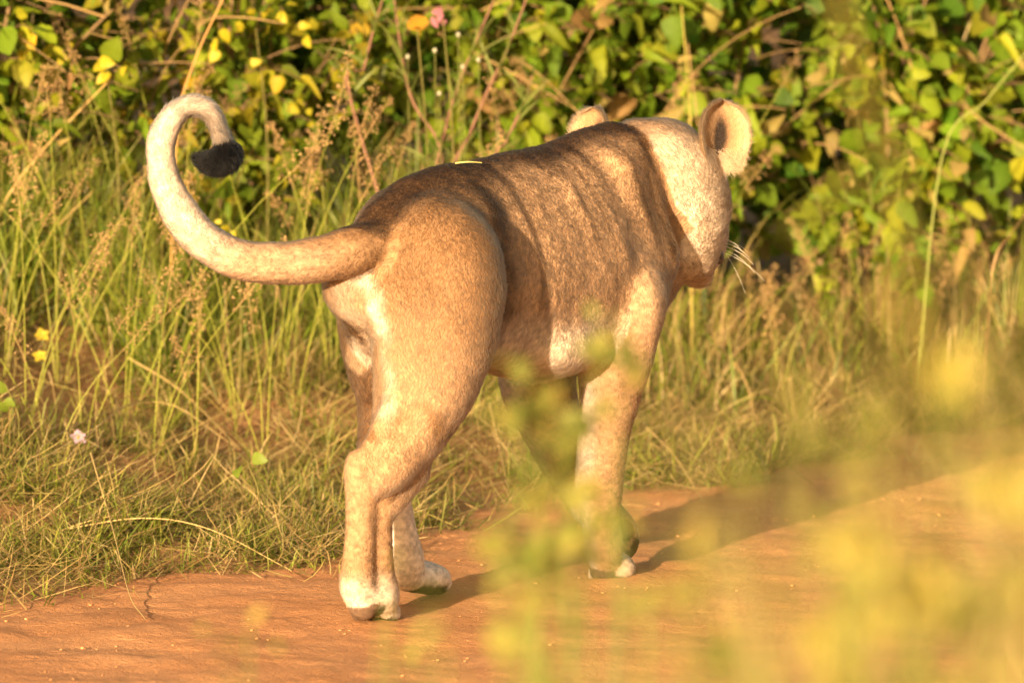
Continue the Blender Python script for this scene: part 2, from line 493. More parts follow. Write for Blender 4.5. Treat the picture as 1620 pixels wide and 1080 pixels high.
# --- neck and head, turned to the right and lowered
HF = np.array([0.47, 0.60, -0.64]); HF /= np.linalg.norm(HF)
HA = frame(HF)
cone(B(0.42, -0.03, 0.810), W(1036, 292, 0.440), 0.120, 0.122, 0.022, 'neck', (-0.4, -0.6, -0.4))
cone(B(0.46, -0.04, 0.72), W(1056, 340, 0.440), 0.095, 0.098, 0.022, 'neck', (-0.4, -0.6, -0.4))
ellip(W(1054, 272, 0.410), (0.130, 0.112, 0.108), HA, 0.04, 'head', -HF)                         # skull
ellip(W(1106, 322, 0.390), (0.100, 0.050, 0.085), HA, 0.04, 'head', -HF)                         # near cheek
ellip(W(1004, 330, 0.480), (0.090, 0.050, 0.085), HA, 0.04, 'head', -HF)
chain([W(1084, 345, 0.480), W(1106, 380, 0.550)], [0.074, 0.052], 0.035, 'head', flow=-HF)         # muzzle bridge
ellip(W(1104, 392, 0.530), (0.060, 0.050, 0.040), HA, 0.03, 'head', -HF)                         # upper lip
ellip(W(1094, 424, 0.470), (0.060, 0.042, 0.030), HA, 0.03, 'head', -HF)                         # chin
ellip(W(1088, 385, 0.400), (0.090, 0.050, 0.072), HA, 0.04, 'head', -HF)                         # jaw
cone(W(1106, 414, 0.460), W(1138, 402, 0.520), 0.008, 0.008, 0.010, 'head', sub=True)               # mouth line
# --- tail
TAILPX = [(606, 385, -0.48, .050), (560, 398, -0.56, .052), (505, 409, -0.62, .047), (440, 416, -0.66, .043), (380, 411, -0.69, .0415), (325, 384, -0.71, .042),
          (284, 336, -0.72, .040), (259, 283, -0.72, .035), (254, 232, -0.71, .0305), (268, 190, -0.70, .027), (296, 168, -0.68, .0235),
          (326, 172, -0.67, .0205), (343, 198, -0.66, .0195), (354, 226, -0.66, .0205), (358, 247, -0.67, .0235), (340, 258, -0.68, .0210), (316, 252, -0.69, .0130)]
tp, tr_ = chain([W(x, y, Y) for x, y, Y, r in TAILPX], [r-0.006-0.003*sstep(420, 300, x) for x, y, Y, r in TAILPX], 0.018, 'tail', 4)

# --- surface nets
def surface_nets(F):
    s = F < 0
    c = np.zeros((nx-1, ny-1, nz_-1), dtype=np.uint8)
    for dx in (0, 1):
        for dy in (0, 1):
            for dz in (0, 1):
                c += s[dx:nx-1+dx, dy:ny-1+dy, dz:nz_-1+dz]
    act = (c > 0) & (c < 8)
    I = np.argwhere(act)
    vid = np.full(act.shape, -1, dtype=np.int64)
    vid[act] = np.arange(len(I))
    acc = np.zeros((len(I), 3)); cnt = np.zeros(len(I))
    cor = [(x, y, z) for x in (0, 1) for y in (0, 1) for z in (0, 1)]
    vals = {q: F[I[:, 0]+q[0], I[:, 1]+q[1], I[:, 2]+q[2]] for q in cor}
    for q in cor:
        for ax in range(3):
            if q[ax] == 0:
                q2 = list(q); q2[ax] = 1; q2 = tuple(q2)
                v0, v1 = vals[q], vals[q2]
                m = (v0 < 0) != (v1 < 0)
                t = np.where(m, v0/np.where(m, v0-v1, 1), 0)
                p = np.tile(np.array(q, float), (len(I), 1)); p[:, ax] += t
                acc[m] += p[m]; cnt[m] += 1
    V = (I+acc/cnt[:, None])*VOX+LO
    quads = []
    for ax in range(3):
        a1, a2 = [(1, 2), (2, 0), (0, 1)][ax]
        sh = [slice(0, None)]*3
        lo = [slice(1, -1)]*3; hi = [slice(1, -1)]*3
        lo[ax] = slice(0, -1); hi[ax] = slice(1, None)
        s0 = s[tuple(lo)]; s1 = s[tuple(hi)]
        for flip in (False, True):
            m = (s0 & ~s1) if not flip else (~s0 & s1)
            E = np.argwhere(m)
            off = np.ones(3, int); off[ax] = 0
            E = E+off
            d1 = np.zeros(3, int); d1[a1] = 1; d2 = np.zeros(3, int); d2[a2] = 1
            g = lambda e: vid[e[:, 0], e[:, 1], e[:, 2]]
            q = np.stack([g(E-d1-d2), g(E-d2), g(E), g(E-d1)], 1)
            if flip: q = q[:, ::-1]
            quads.append(q)
    Q = np.concatenate(quads)
    return V, Q[(Q >= 0).all(1)]

LV, LQ = surface_nets(FIELD)

def smooth_mesh(V, Q, it=4, lam=0.5):
    e = np.concatenate([Q[:, [0, 1]], Q[:, [1, 2]], Q[:, [2, 3]], Q[:, [3, 0]]])
    for _ in range(it):
        acc = np.zeros_like(V); cnt = np.zeros(len(V))
        for k in range(3):
            acc[:, k] = np.bincount(e[:, 0], V[e[:, 1], k], len(V))+np.bincount(e[:, 1], V[e[:, 0], k], len(V))
        cnt = np.bincount(e[:, 0], minlength=len(V))+np.bincount(e[:, 1], minlength=len(V))
        V = V+lam*(acc/np.maximum(cnt, 1)[:, None]-V)
    return V

def vnormals(V, Q):
    n = np.cross(V[Q[:, 2]]-V[Q[:, 0]], V[Q[:, 3]]-V[Q[:, 1]])
    N = np.zeros_like(V)
    for k in range(3):
        for j in range(4):
            N[:, k] += np.bincount(Q[:, j], n[:, k], len(V))
    return N/np.maximum(np.linalg.norm(N, axis=1), 1e-9)[:, None]

LV = smooth_mesh(LV, LQ, 4)
LN = vnormals(LV, LQ)

def bodyc(P):
    return P[:, 0]*HX+P[:, 1]*HY, P[:, 0]*HY-P[:, 1]*HX, P[:, 2]

# skin folds and rib relief on the trunk, all real displacement
a_, b_, z_ = bodyc(LV)
abz = np.stack([a_, b_*0.2, z_], 1)
flank = sstep(-0.26, -0.14, a_)*sstep(0.62, 0.45, a_)*sstep(0.47, 0.56, z_)*sstep(0.06, 0.13, np.abs(b_))*sstep(1.0, 0.88, z_)
warp = abz+np.stack([0.03*np.sin(z_*9)+0.03*(z_-0.7), 0*a_, 0*a_], 1)
rid = 1-np.abs(2*fbm(warp, (11, 1, 2.2), 31, 3)-1)
LV = LV + LN*((rid-0.72)*0.0055*flank)[:, None]
allm = sstep(0.40, 0.5, z_)
LV = LV + LN*((fbm(LV, 14, 41, 2)-0.5)*0.009*allm*(1-flank*0.5))[:, None]
LN = vnormals(LV, LQ)

# --- nearest primitive for every surface point: part name and fur direction
PA = np.array([p[0] for p in PRIMS]); PB = np.array([p[1] for p in PRIMS])
PR0 = np.array([p[2] for p in PRIMS]); PR1 = np.array([p[3] for p in PRIMS])
PARTN = np.array([p[4] for p in PRIMS]); PFL = np.array([p[5] for p in PRIMS])
def nearest(P):
    best = np.full(len(P), 1e9); bi = np.zeros(len(P), int)
    for i in range(len(PRIMS)):
        ab = PB[i]-PA[i]; l2 = ab@ab+1e-12
        t = np.clip((P-PA[i])@ab/l2, 0, 1)
        d = np.linalg.norm(P-PA[i]-t[:, None]*ab, axis=1)-(PR0[i]+(PR1[i]-PR0[i])*t)
        m = d < best
        best[m] = d[m]; bi[m] = i
    return bi

def mixc(c, col, f):
    return c*(1-f[:, None])+np.array(col)[None, :]*f[:, None]

TAN = (0.285, 0.160, 0.078); DARK = (0.048, 0.025, 0.012); PALE = (0.50, 0.385, 0.28); BLACK = (0.0045, 0.004, 0.0035); CREAM = (0.64, 0.53, 0.42)
def pdist(P, pts):
    d = np.full(len(P), 1e9)
    for p, q in zip(pts[:-1], pts[1:]):
        ab = q-p
        t = np.clip((P-p)@ab/(ab@ab), 0, 1)
        d = np.minimum(d, np.linalg.norm(P-p-t[:, None]*ab, axis=1))
    return d
BLAZE = [W(576, 440, -0.60), W(586, 510, -0.59), W(594, 570, -0.575), W(604, 640, -0.545)]
SHOULDER_SHADE = [B(0.44, 0.07, 0.96), W(1022, 224, 0.28), W(1052, 277, 0.24), W(1066, 344, 0.22), W(1070, 397, 0.20)]
VENT = [W(568, 484, -0.60), W(570, 492, -0.60)]
CREASE_SHADE = [W(785, 340, -0.30), W(790, 420, -0.30), W(783, 490, -0.30), W(770, 560, -0.32), W(735, 640, -0.38), W(690, 700, -0.44)]
def coat(P, N, part, tu):
    """coat colour by place on the body: dark back, tan sides, pale belly, buttocks and inner legs, black tail tuft and soles, plus painted fold and crease shade"""
    a, b, z = bodyc(P)
    c = np.tile(np.array(TAN), (len(P), 1))
    c = mixc(c, (0.42, 0.255, 0.140), sstep(-0.28, -0.15, a)*sstep(0.42, 0.2, a)*1.0)  # flank lightened in the coat colour to make up for grazing light
    n1 = fbm(P, 9, 51, 3); n2 = fbm(P, 120, 61, 2); n3 = fbm(P, 32, 66, 3)
    st = fbm(np.stack([a+0.06*(z-0.7), b*0.2, z], 1), (38, 1, 3.6), 71, 4)
    istail = part == 'tail'; trunk = np.isin(part, ['body', 'belly', 'shoulder', 'thigh', 'neck'])
    isth = part == 'thigh'
    # sides: skin-fold shade painted in as dark streaks, then mottling
    side = sstep(0.55, 0.70, z)*trunk
    c = mixc(c, (0.120, 0.066, 0.034), side*sstep(0.48, 0.70, st)*0.75*sstep(-0.30, -0.18, a)*sstep(0.62, 0.5, a))
    c = mixc(c, (0.20, 0.115, 0.060), trunk*sstep(0.48, 0.68, n1)*0.40*sstep(0.6, 0.75, z))
    c = mixc(c, (0.42, 0.27, 0.15), trunk*sstep(0.54, 0.40, n2)*0.35)
    c = mixc(c, (0.200, 0.108, 0.050), isth*sstep(0.56, 0.82, z+0.15*(n1-0.5))*0.75)
    c = mixc(c, (0.12, 0.062, 0.028), isth*sstep(0.48, 0.66, n2)*0.50*sstep(0.45, 0.6, z))
    # saddle along the spine
    dors = trunk*sstep(0.10+0.075*sstep(0.0, -0.3, a), 0.02, np.abs(b)+0.11*(n1-0.5))*sstep(0.35, 0.8, N[:, 2])*sstep(0.78, 0.88, z)
    c = mixc(c, DARK, np.clip(dors*0.95, 0, 1)*np.where(a > 0.46, 0.5, 1.0))
    # belly, groin, armpits
    c = mixc(c, PALE, trunk*sstep(0.665, 0.575, z+0.06*(n1-0.5))*(part != 'thigh')*0.9*sstep(0.40, 0.22, a))
    c = mixc(c, (0.34, 0.21, 0.13), (part == 'belly')*sstep(0.5, 0.62, fbm(np.stack([a+0.5*z, b, 0.3*z], 1), (40, 4, 6), 77, 2))*0.7)
    c = mixc(c, PALE, sstep(-0.2, -0.75, N[:, 2])*trunk*0.6)
    # buttocks and back of the thighs
    rear = (N@(-HEAD3))
    c = mixc(c, (0.36, 0.22, 0.12), isth*sstep(0.70, 0.50, z+0.15*(n1-0.5))*sstep(-0.4, 0.4, rear)*0.6)
    c = mixc(c, CREAM, sstep(0.044, 0.010, pdist(P, BLAZE)+0.03*(n3-0.5))*np.isin(part, ['body', 'thigh'])*0.95*(0.35+0.65*sstep(0.46, 0.62, z)))
    c = mixc(c, (0.40, 0.20, 0.07), sstep(0.020, 0.010, np.abs(pdist(P, VENT)-0.012))*np.isin(part, ['body', 'thigh'])*0.6)
    # crease shade in front of the near thigh painted dark, smudges above the hock
    c = mixc(c, (0.085, 0.042, 0.018), np.isin(part, ['thigh', 'body'])*sstep(0.06, 0.015, pdist(P, CREASE_SHADE)+0.05*(n3-0.5))*0.75)
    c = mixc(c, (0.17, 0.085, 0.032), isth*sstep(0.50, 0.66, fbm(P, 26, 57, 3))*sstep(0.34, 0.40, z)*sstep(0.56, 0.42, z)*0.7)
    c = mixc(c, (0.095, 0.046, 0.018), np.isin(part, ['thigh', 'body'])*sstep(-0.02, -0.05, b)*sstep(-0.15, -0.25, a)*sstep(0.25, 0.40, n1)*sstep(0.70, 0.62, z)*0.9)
    # lower legs
    low = np.isin(part, ['shank', 'paw'])
    c = mixc(c, (0.30, 0.180, 0.095), low*1.0)
    c = mixc(c, CREAM, low*sstep(0.13, 0.06, z+0.03*(n3-0.5))*np.where(P[:, 0] > 0.1, 0.45, 0.7))
    c = mixc(c, (0.16, 0.085, 0.040), low*sstep(0.50, 0.66, n1)*0.25*sstep(0.12, 0.2, z))
    farhind = low*(P[:, 1] > -0.33)*(P[:, 0] < 0.1)
    c = mixc(c, (0.74, 0.66, 0.56), farhind*0.95)
    fl = part == 'foreleg'
    c = mixc(c, (0.27, 0.160, 0.083), fl*sstep(0.62, 0.45, z)*0.9)
    c = mixc(c, (0.34, 0.265, 0.20), fl*sstep(0.1, 0.7, -N[:, 0])*sstep(0.6, 0.45, z)*0.8)
    c = mixc(c, (0.16, 0.085, 0.035), fl*sstep(0.55, 0.68, n1)*0.25)
    c = mixc(c, (0.10, 0.05, 0.02), np.isin(part, ['shoulder', 'neck', 'body'])*sstep(0.024, 0.006, pdist(P, SHOULDER_SHADE)+0.02*(n3-0.5))*0.85)  # shading line along the shoulder's front edge, painted into the coat
    # soles
    sole = (part == 'paw')*sstep(-0.35, -0.75, N[:, 2])
    c = mixc(c, (0.05, 0.03, 0.022), sole)
    c = mixc(c, (0.045, 0.028, 0.020), (part == 'pad')*1.0)
    c = mixc(c, (0.150, 0.090, 0.055), (part == 'pad')*(P[:, 0] < 0)*(0.55+0.45*n3))
    # neck and face
    nk = part == 'neck'; hd = part == 'head'
    c = mixc(c, (0.40, 0.285, 0.185), nk*0.9*sstep(0.44, 0.62, a+0.1*(n1-0.5)))
    c = mixc(c, (0.44, 0.325, 0.225), hd*0.95)
    c = mixc(c, CREAM, hd*sstep(0.90, 0.74, z+0.08*(n1-0.5))*0.6)
    c = mixc(c, (0.30, 0.19, 0.10), hd*sstep(0.42, 0.62, n1)*0.45)
    c = mixc(c, (0.22, 0.115, 0.05), (hd | nk)*sstep(0.5, 0.95, N[:, 2])*0.7)
    # tail
    c = mixc(c, (0.33, 0.210, 0.125), istail*sstep(0.06, 0.30, tu))
    c = mixc(c, (0.22, 0.11, 0.045), istail*sstep(0.3, 0.9, N[:, 2])*sstep(0.45, 0.05, tu)*0.8)
    c = mixc(c, (0.44, 0.35, 0.27), istail*sstep(0.35, 0.5, tu)*0.8)
    c = mixc(c, (0.085, 0.070, 0.058), istail*sstep(0.77, 0.90, tu)*0.9*sstep(0.25, 0.50, n3))
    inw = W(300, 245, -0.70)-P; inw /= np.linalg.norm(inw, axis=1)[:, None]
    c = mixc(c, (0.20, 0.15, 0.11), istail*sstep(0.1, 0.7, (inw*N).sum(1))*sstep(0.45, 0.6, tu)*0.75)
    c = mixc(c, BLACK, istail*sstep(0.895, 0.925, tu+0.03*(n2-0.5)))
    return c*(0.38+1.2*n2)[:, None]

TL = np.concatenate([[0], np.cumsum(np.linalg.norm(np.diff(tp, axis=0), axis=1))]); TL /= TL[-1]
def tail_u(P, part):
    u = np.zeros(len(P)); m = part == 'tail'
    if m.any():
        d = ((P[m][:, None, :]-tp[None])**2).sum(2)
        u[m] = TL[d.argmin(1)]
    return u

vi = nearest(LV)
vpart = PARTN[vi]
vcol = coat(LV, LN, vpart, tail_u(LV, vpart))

# skin under the fur
skin = bpy.data.materials.new('lion skin')
nt, N_, L_ = nodes_of(skin)
o_ = N_.new('ShaderNodeOutputMaterial'); p_ = N_.new('ShaderNodeBsdfPrincipled')
p_.inputs['Roughness'].default_value = 0.9; p_.inputs['Specular IOR Level'].default_value = 0.05
at_ = N_.new('ShaderNodeAttribute'); at_.attribute_name = 'tint'
L_.new(at_.outputs['Color'], p_.inputs['Base Color']); L_.new(p_.outputs[0], o_.inputs['Surface'])

fur_mat = bpy.data.materials.new('lion fur')
nt, N_, L_ = nodes_of(fur_mat)
o_ = N_.new('ShaderNodeOutputMaterial')
at_ = N_.new('ShaderNodeAttribute'); at_.attribute_name = 'tint'
an_ = N_.new('ShaderNodeAttribute'); an_.attribute_name = 'lie'
df = N_.new('ShaderNodeBsdfDiffuse')
L_.new(at_.outputs['Color'], df.inputs['Color']); L_.new(an_.outputs['Vector'], df.inputs['Normal'])
hb = N_.new('ShaderNodeBsdfHairPrincipled'); hb.model = 'CHIANG'; hb.parametrization = 'COLOR'
hb.inputs['Roughness'].default_value = 0.45; hb.inputs['Radial Roughness'].default_value = 0.6
L_.new(at_.outputs['Color'], hb.inputs['Color'])
ms = N_.new('ShaderNodeMixShader'); ms.inputs[0].default_value = 0.5
L_.new(df.outputs[0], ms.inputs[1]); L_.new(hb.outputs[0], ms.inputs[2]); L_.new(ms.outputs[0], o_.inputs['Surface'])

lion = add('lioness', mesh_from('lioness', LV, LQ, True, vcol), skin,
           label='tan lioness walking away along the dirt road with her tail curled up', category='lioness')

def make_fur(name, P, N, flow, col, length, rad, parent, lift=0.35, curl=0.25, seed=0, npt=4):
    r = np.random.default_rng(seed)
    n = len(P)
    fl = flow-(flow*N).sum(1)[:, None]*N
    fl /= np.maximum(np.linalg.norm(fl, axis=1), 1e-6)[:, None]
    rnd = r.normal(0, 1, (n, 3)); rnd -= (rnd*N).sum(1)[:, None]*N
    lf = lift*(0.6+0.8*r.random(n))
    d0 = fl+N*(lf*1.6)[:, None]+rnd*curl
    d1 = fl+N*(lf*0.25)[:, None]+rnd*curl*1.3
    d0 /= np.linalg.norm(d0, axis=1)[:, None]; d1 /= np.linalg.norm(d1, axis=1)[:, None]
    ln = (length*(0.6+0.7*r.random(n)))[:, None]
    pts = np.zeros((n, npt, 3), np.float32)
    cur = P-N*0.001
    pts[:, 0] = cur
    for k in range(1, npt):
        t = (k-0.5)/(npt-1)
        cur = cur+(d0*(1-t)+d1*t)*ln/(npt-1)
        pts[:, k] = cur
    hc = bpy.data.hair_curves.new(name)
    hc.add_curves([npt]*n)
    hc.attributes['position'].data.foreach_set('vector', pts.ravel())
    ra = hc.attributes.get('radius') or hc.attributes.new('radius', 'FLOAT', 'POINT')
    prof = np.linspace(1.0, 0.15, npt)
    ra.data.foreach_set('value', (np.ones((n, 1))*prof[None]*rad*(0.7+0.6*r.random((n, 1)))).astype(np.float32).ravel())
    ca = hc.attributes.new('tint', 'FLOAT_COLOR', 'CURVE')
    c4 = np.ones((n, 4), np.float32); c4[:, :3] = np.clip(col, 0.004, 0.95)
    ca.data.foreach_set('color', c4.ravel())
    na = hc.attributes.new('lie', 'FLOAT_VECTOR', 'CURVE')
    nn = N*0.9+rnd*0.22+fl*0.05
    nn /= np.linalg.norm(nn, axis=1)[:, None]
    na.data.foreach_set('vector', nn.astype(np.float32).ravel())
    hc.materials.append(fur_mat)
    o = bpy.data.objects.new(name, hc)
    COL.objects.link(o); o.parent = parent
    return o

def sample_mesh(V, Q, N, n, seed):
    r = np.random.default_rng(seed)
    T = np.concatenate([Q[:, [0, 1, 2]], Q[:, [0, 2, 3]]])
    ar = np.linalg.norm(np.cross(V[T[:, 1]]-V[T[:, 0]], V[T[:, 2]]-V[T[:, 0]]), axis=1)
    c = np.cumsum(ar); c /= c[-1]
    i = np.searchsorted(c, r.random(n))
    u = r.random(n); v = r.random(n); m = u+v > 1; u[m] = 1-u[m]; v[m] = 1-v[m]
    w = np.stack([1-u-v, u, v], 1)
    P = (V[T[i]]*w[:, :, None]).sum(1); NN = (N[T[i]]*w[:, :, None]).sum(1)
    NN /= np.maximum(np.linalg.norm(NN, axis=1), 1e-9)[:, None]
    return P, NN

NF = 480000
FP, FN = sample_mesh(LV, LQ, LN, NF, 5)
fi = nearest(FP); fpart = PARTN[fi]; fu = tail_u(FP, fpart)
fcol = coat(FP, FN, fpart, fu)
rr = np.random.default_rng(9)
fcol *= (0.72+0.5*rr.random(NF))[:, None]
flow = PFL[fi]+0.45*(np.stack([fbm(FP, 7, 81), fbm(FP, 7, 82), fbm(FP, 7, 83)], 1)-0.5)*2
flen = np.full(NF, 0.012)
flen[fpart == 'belly'] = 0.026
flen[fpart == 'head'] = 0.013
flen[np.isin(fpart, ['paw', 'shank', 'foreleg'])] = 0.0065
flen[fpart == 'tail'] = 0.009
flen[(fpart == 'tail') & (fu > 0.74)] = 0.016
keep = ~(((fpart == 'paw') & (FN[:, 2] < -0.6)) | (fpart == 'pad'))
tuft_m = (fpart == 'tail') & (fu > 0.915)
kb = keep & ~tuft_m
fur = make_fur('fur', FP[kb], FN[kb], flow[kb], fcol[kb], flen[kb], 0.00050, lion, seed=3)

# black tail tuft
TP, TN = FP[tuft_m], FN[tuft_m]
rep = 6
TP = np.repeat(TP, rep, 0)+rr.normal(0, 0.003, (len(TP)*rep, 3)); TN = np.repeat(TN, rep, 0)
tfl = np.repeat(PFL[fi[tuft_m]], rep, 0)
tuft = make_fur('tail_tuft', TP, TN, tfl, np.tile(np.array(BLACK), (len(TP), 1))*(0.5+1.2*rr.random((len(TP), 1))), np.full(len(TP), 0.020), 0.0006, lion, lift=0.30, curl=0.30, seed=4)
tuft['label'] = 'black bushy tuft at the tip of the tail'

# --- ears: cupped shells with thickness
def make_ear(base, open_dir, up_dir, h, w, seed):
    """outline of a rounded ear; cup opens towards open_dir"""
    o = np.asarray(open_dir, float); o /= np.linalg.norm(o)
    u = np.asarray(up_dir, float); u -= (u@o)*o; u /= np.linalg.norm(u)
    s = np.cross(u, o)
    nu, nv = 15, 21
    V = []; N = []; uv = []
    for side in (0, 1):
        for i in range(nu):
            for j in range(nv):
                y = i/(nu-1); x = j/(nv-1)*2-1
                wid = w*0.5*(0.78+0.36*math.sin(math.pi*min(1, y*0.9+0.06)))*math.sqrt(max(0.0, 1-max(0, (y-0.42)/0.58)**2.3))
                wid = max(wid, 0.002)
                depth = 0.055*(1-y*0.55)*(1-x*x)
                th = (0.0065*(1-x**6)*(1-y**8)+0.0012)
                p = base+u*(y*h-0.02)+s*(x*wid*(1-0.12*(1-y)))-o*(depth)-o*(0.02*y*y)
                p = p+o*(th if side == 0 else -th)
                V.append(p); uv.append((x, y, side))
    V = np.array(V); uv = np.array(uv)
    g = grid_faces(nu, nv); m = nu*nv
    # front faces towards o
    f0 = g; f1 = g[:, ::-1]+m
    rim = []
    loop = [i*nv for i in range(nu)]+[(nu-1)*nv+j for j in range(1, nv)]+[i*nv+nv-1 for i in range(nu-2, -1, -1)]
    for a1, a2 in zip(loop[:-1], loop[1:]): rim.append((a1, a2, a2+m, a1+m))
    Q = np.concatenate([f0, f1, np.array(rim)])
    n = vnormals(V, Q)
    if (n[:m]@o).mean() < 0:
        Q = Q[:, ::-1]; n = -n
    def ecol(uvs):
        x, y, sd = uvs[:, 0], uvs[:, 1], uvs[:, 2]
        c = np.tile(np.array((0.34, 0.195, 0.095)), (len(uvs), 1))
        c = mixc(c, (0.48, 0.32, 0.18), sstep(0.55, 0.95, np.abs(x))*(sd == 0))
        inner = (sd == 0)*np.exp(-((x-0.06)/0.26)**2-((y-0.45)/0.28)**2)*1.5
        c = mixc(c, (0.030, 0.020, 0.014), np.clip(inner*1.25, 0, 1))
        c = mixc(c, (0.020, 0.014, 0.012), (sd == 1)*sstep(0.92, 0.6, np.abs(x))*sstep(0.05, 0.3, y)*sstep(0.97, 0.86, y))
        return c
    ear = add('ear', mesh_from('ear', V, Q, True, ecol(uv)*0.8), skin, lion)
    # fur on both faces
    r = np.random.default_rng(seed)
    T = np.concatenate([Q[:, [0, 1, 2]], Q[:, [0, 2, 3]]])
    ar = np.linalg.norm(np.cross(V[T[:, 1]]-V[T[:, 0]], V[T[:, 2]]-V[T[:, 0]]), axis=1)
    c = np.cumsum(ar); c /= c[-1]
    k = np.searchsorted(c, r.random(9000)); a = r.random(9000); b = r.random(9000); mm = a+b > 1; a[mm] = 1-a[mm]; b[mm] = 1-b[mm]
    wt = np.stack([1-a-b, a, b], 1)
    P = (V[T[k]]*wt[:, :, None]).sum(1); n = (n[T[k]]*wt[:, :, None]).sum(1); n /= np.maximum(np.linalg.norm(n, axis=1), 1e-6)[:, None]
    uvs = (uv[T[k]]*wt[:, :, None]).sum(1); uvs[:, 2] = uv[T[k][:, 0], 2]
    rimw = sstep(0.6, 0.95, np.abs(uvs[:, 0]))
    fl = np.tile(u, (9000, 1))+s[None]*(uvs[:, 0]*0.9)[:, None]
    make_fur('ear_fur', P, n, fl, ecol(uvs)*(0.75+0.5*r.random((9000, 1))), 0.009+0.009*rimw, 0.0005, ear, lift=0.3, curl=0.25, seed=seed)
    # pale tuft at the foot of the opening
    m2 = (uvs[:, 2] == 0) & (uvs[:, 1] < 0.30*r.random(9000)+0.02) & (uvs[:, 0] > -0.6)
    if m2.sum():
        q = np.repeat(P[m2], 2, 0); qn = np.repeat(n[m2], 2, 0)
        make_fur('ear_tuft', q, qn, np.tile(s*0.5-u*0.5+o*0.2, (len(q), 1)), np.tile(np.array((0.48, 0.34, 0.21)), (len(q), 1)), np.full(len(q), 0.030), 0.0005, ear, lift=0.8, curl=0.35, seed=seed+1)
    return ear
make_ear(W(1147, 250, 0.36), (0.42, -0.88, 0.12), (0.10, 0.05, 1.0), 0.150, 0.112, 21)
make_ear(W(928, 246, 0.50), (-0.66, -0.68, 0.12), (-0.10, 0.05, 1.0), 0.130, 0.100, 22)

# --- nose, eyes, whiskers
dark_wet = bpy.data.materials.new('dark wet')
nt, N_, L_ = nodes_of(dark_wet)
o_ = N_.new('ShaderNodeOutputMaterial'); p_ = N_.new('ShaderNodeBsdfPrincipled')
nz2 = N_.new('ShaderNodeTexNoise'); nz2.inputs['Scale'].default_value = 300
cr = N_.new('ShaderNodeValToRGB'); cr.color_ramp.elements[0].color = (0.012, 0.008, 0.007, 1); cr.color_ramp.elements[1].color = (0.04, 0.022, 0.018, 1)
L_.new(nz2.outputs['Fac'], cr.inputs['Fac']); L_.new(cr.outputs[0], p_.inputs['Base Color'])
p_.inputs['Roughness'].default_value = 0.4
L_.new(p_.outputs[0], o_.inputs['Surface'])
def blob(name, c, r, axes, mat, nu=10, nv=8, fn=None):
    V = []; F = []
    for i in range(nv+1):
        th = math.pi*i/nv
        for j in range(nu):
            ph = 2*math.pi*j/nu
            q = np.array([math.cos(th), math.sin(th)*math.cos(ph), math.sin(th)*math.sin(ph)])
            if fn: q = fn(q)
            V.append(np.asarray(c)+(q*np.asarray(r))@np.asarray(axes))
    for i in range(nv):
        for j in range(nu):
            F.append((i*nu+j, i*nu+(j+1) % nu, (i+1)*nu+(j+1) % nu, (i+1)*nu+j))
    return add(name, mesh_from(name, np.array(V), np.array(F)), mat, lion)
blob('nose', W(1116, 372, 0.60), (0.018, 0.030, 0.022), HA, dark_wet, fn=lambda q: q*np.array([1, 1-0.35*max(0, -q[2]), 1]))
blob('mouth', W(1133, 403, 0.485), (0.028, 0.012, 0.018), HA, dark_wet)
eye_pos = [W(1128, 322, 0.475), W(1040, 330, 0.62)]
for e in eye_pos: blob('eye', e, (0.014, 0.014, 0.014), HA, dark_wet)

wh = bpy.data.materials.new('whisker')
nt, N_, L_ = nodes_of(wh)
o_ = N_.new('ShaderNodeOutputMaterial'); p_ = N_.new('ShaderNodeBsdfPrincipled'); p_.inputs['Base Color'].default_value = (0.8, 0.72, 0.55, 1)
p_.inputs['Roughness'].default_value = 0.5
L_.new(p_.outputs[0], o_.inputs['Surface'])
def tube(pts, rad, sides=5):
    pts = np.asarray(pts, float); n = len(pts)
    rad = np.broadcast_to(np.asarray(rad, float), (n,))
    tg = np.gradient(pts, axis=0); tg /= np.maximum(np.linalg.norm(tg, axis=1), 1e-9)[:, None]
    ref = np.array([0.31, 0.2, 0.93]) if abs(tg[0, 2]) < 0.8 else np.array([0.9, 0.3, 0.1])
    u = np.cross(tg, ref); u /= np.linalg.norm(u, axis=1)[:, None]
    v = np.cross(tg, u)
    an = 2*np.pi*np.arange(sides)/sides
    V = pts[:, None]+rad[:, None, None]*(u[:, None]*np.cos(an)[None, :, None]+v[:, None]*np.sin(an)[None, :, None])
    i = (np.arange(n-1)[:, None]*sides+np.arange(sides)[None]).ravel()
    j = (np.arange(n-1)[:, None]*sides+(np.arange(sides)[None]+1) % sides).ravel()
    return V.reshape(-1, 3), np.stack([i, j, j+sides, i+sides], 1)
for k in range(7):
    st_ = W(1132+random.uniform(-4, 4), 380+4*(k % 5), 0.50)
    ex = W(1178+7*(k % 5)+random.uniform(-6, 6), 396+13*(k % 6)+random.uniform(-4, 4), 0.46+0.02*k)
    md = (st_+ex)/2+np.array([0.006, 0, 0.022])
    tt = np.linspace(0, 1, 7)[:, None]
    v, f = tube((1-tt)**2*st_+2*tt*(1-tt)*md+tt**2*ex, np.linspace(0.00055, 0.0002, 7), 4)
    add('whisker', mesh_from('whisker', v, f), wh, lion)
# ------------------------------------------------------------------ vegetation
def pick(pal, n, r, w=None):
    pal = np.array(pal)
    i = r.choice(len(pal), n, p=None if w is None else np.array(w)/np.sum(w))
    return pal[i]

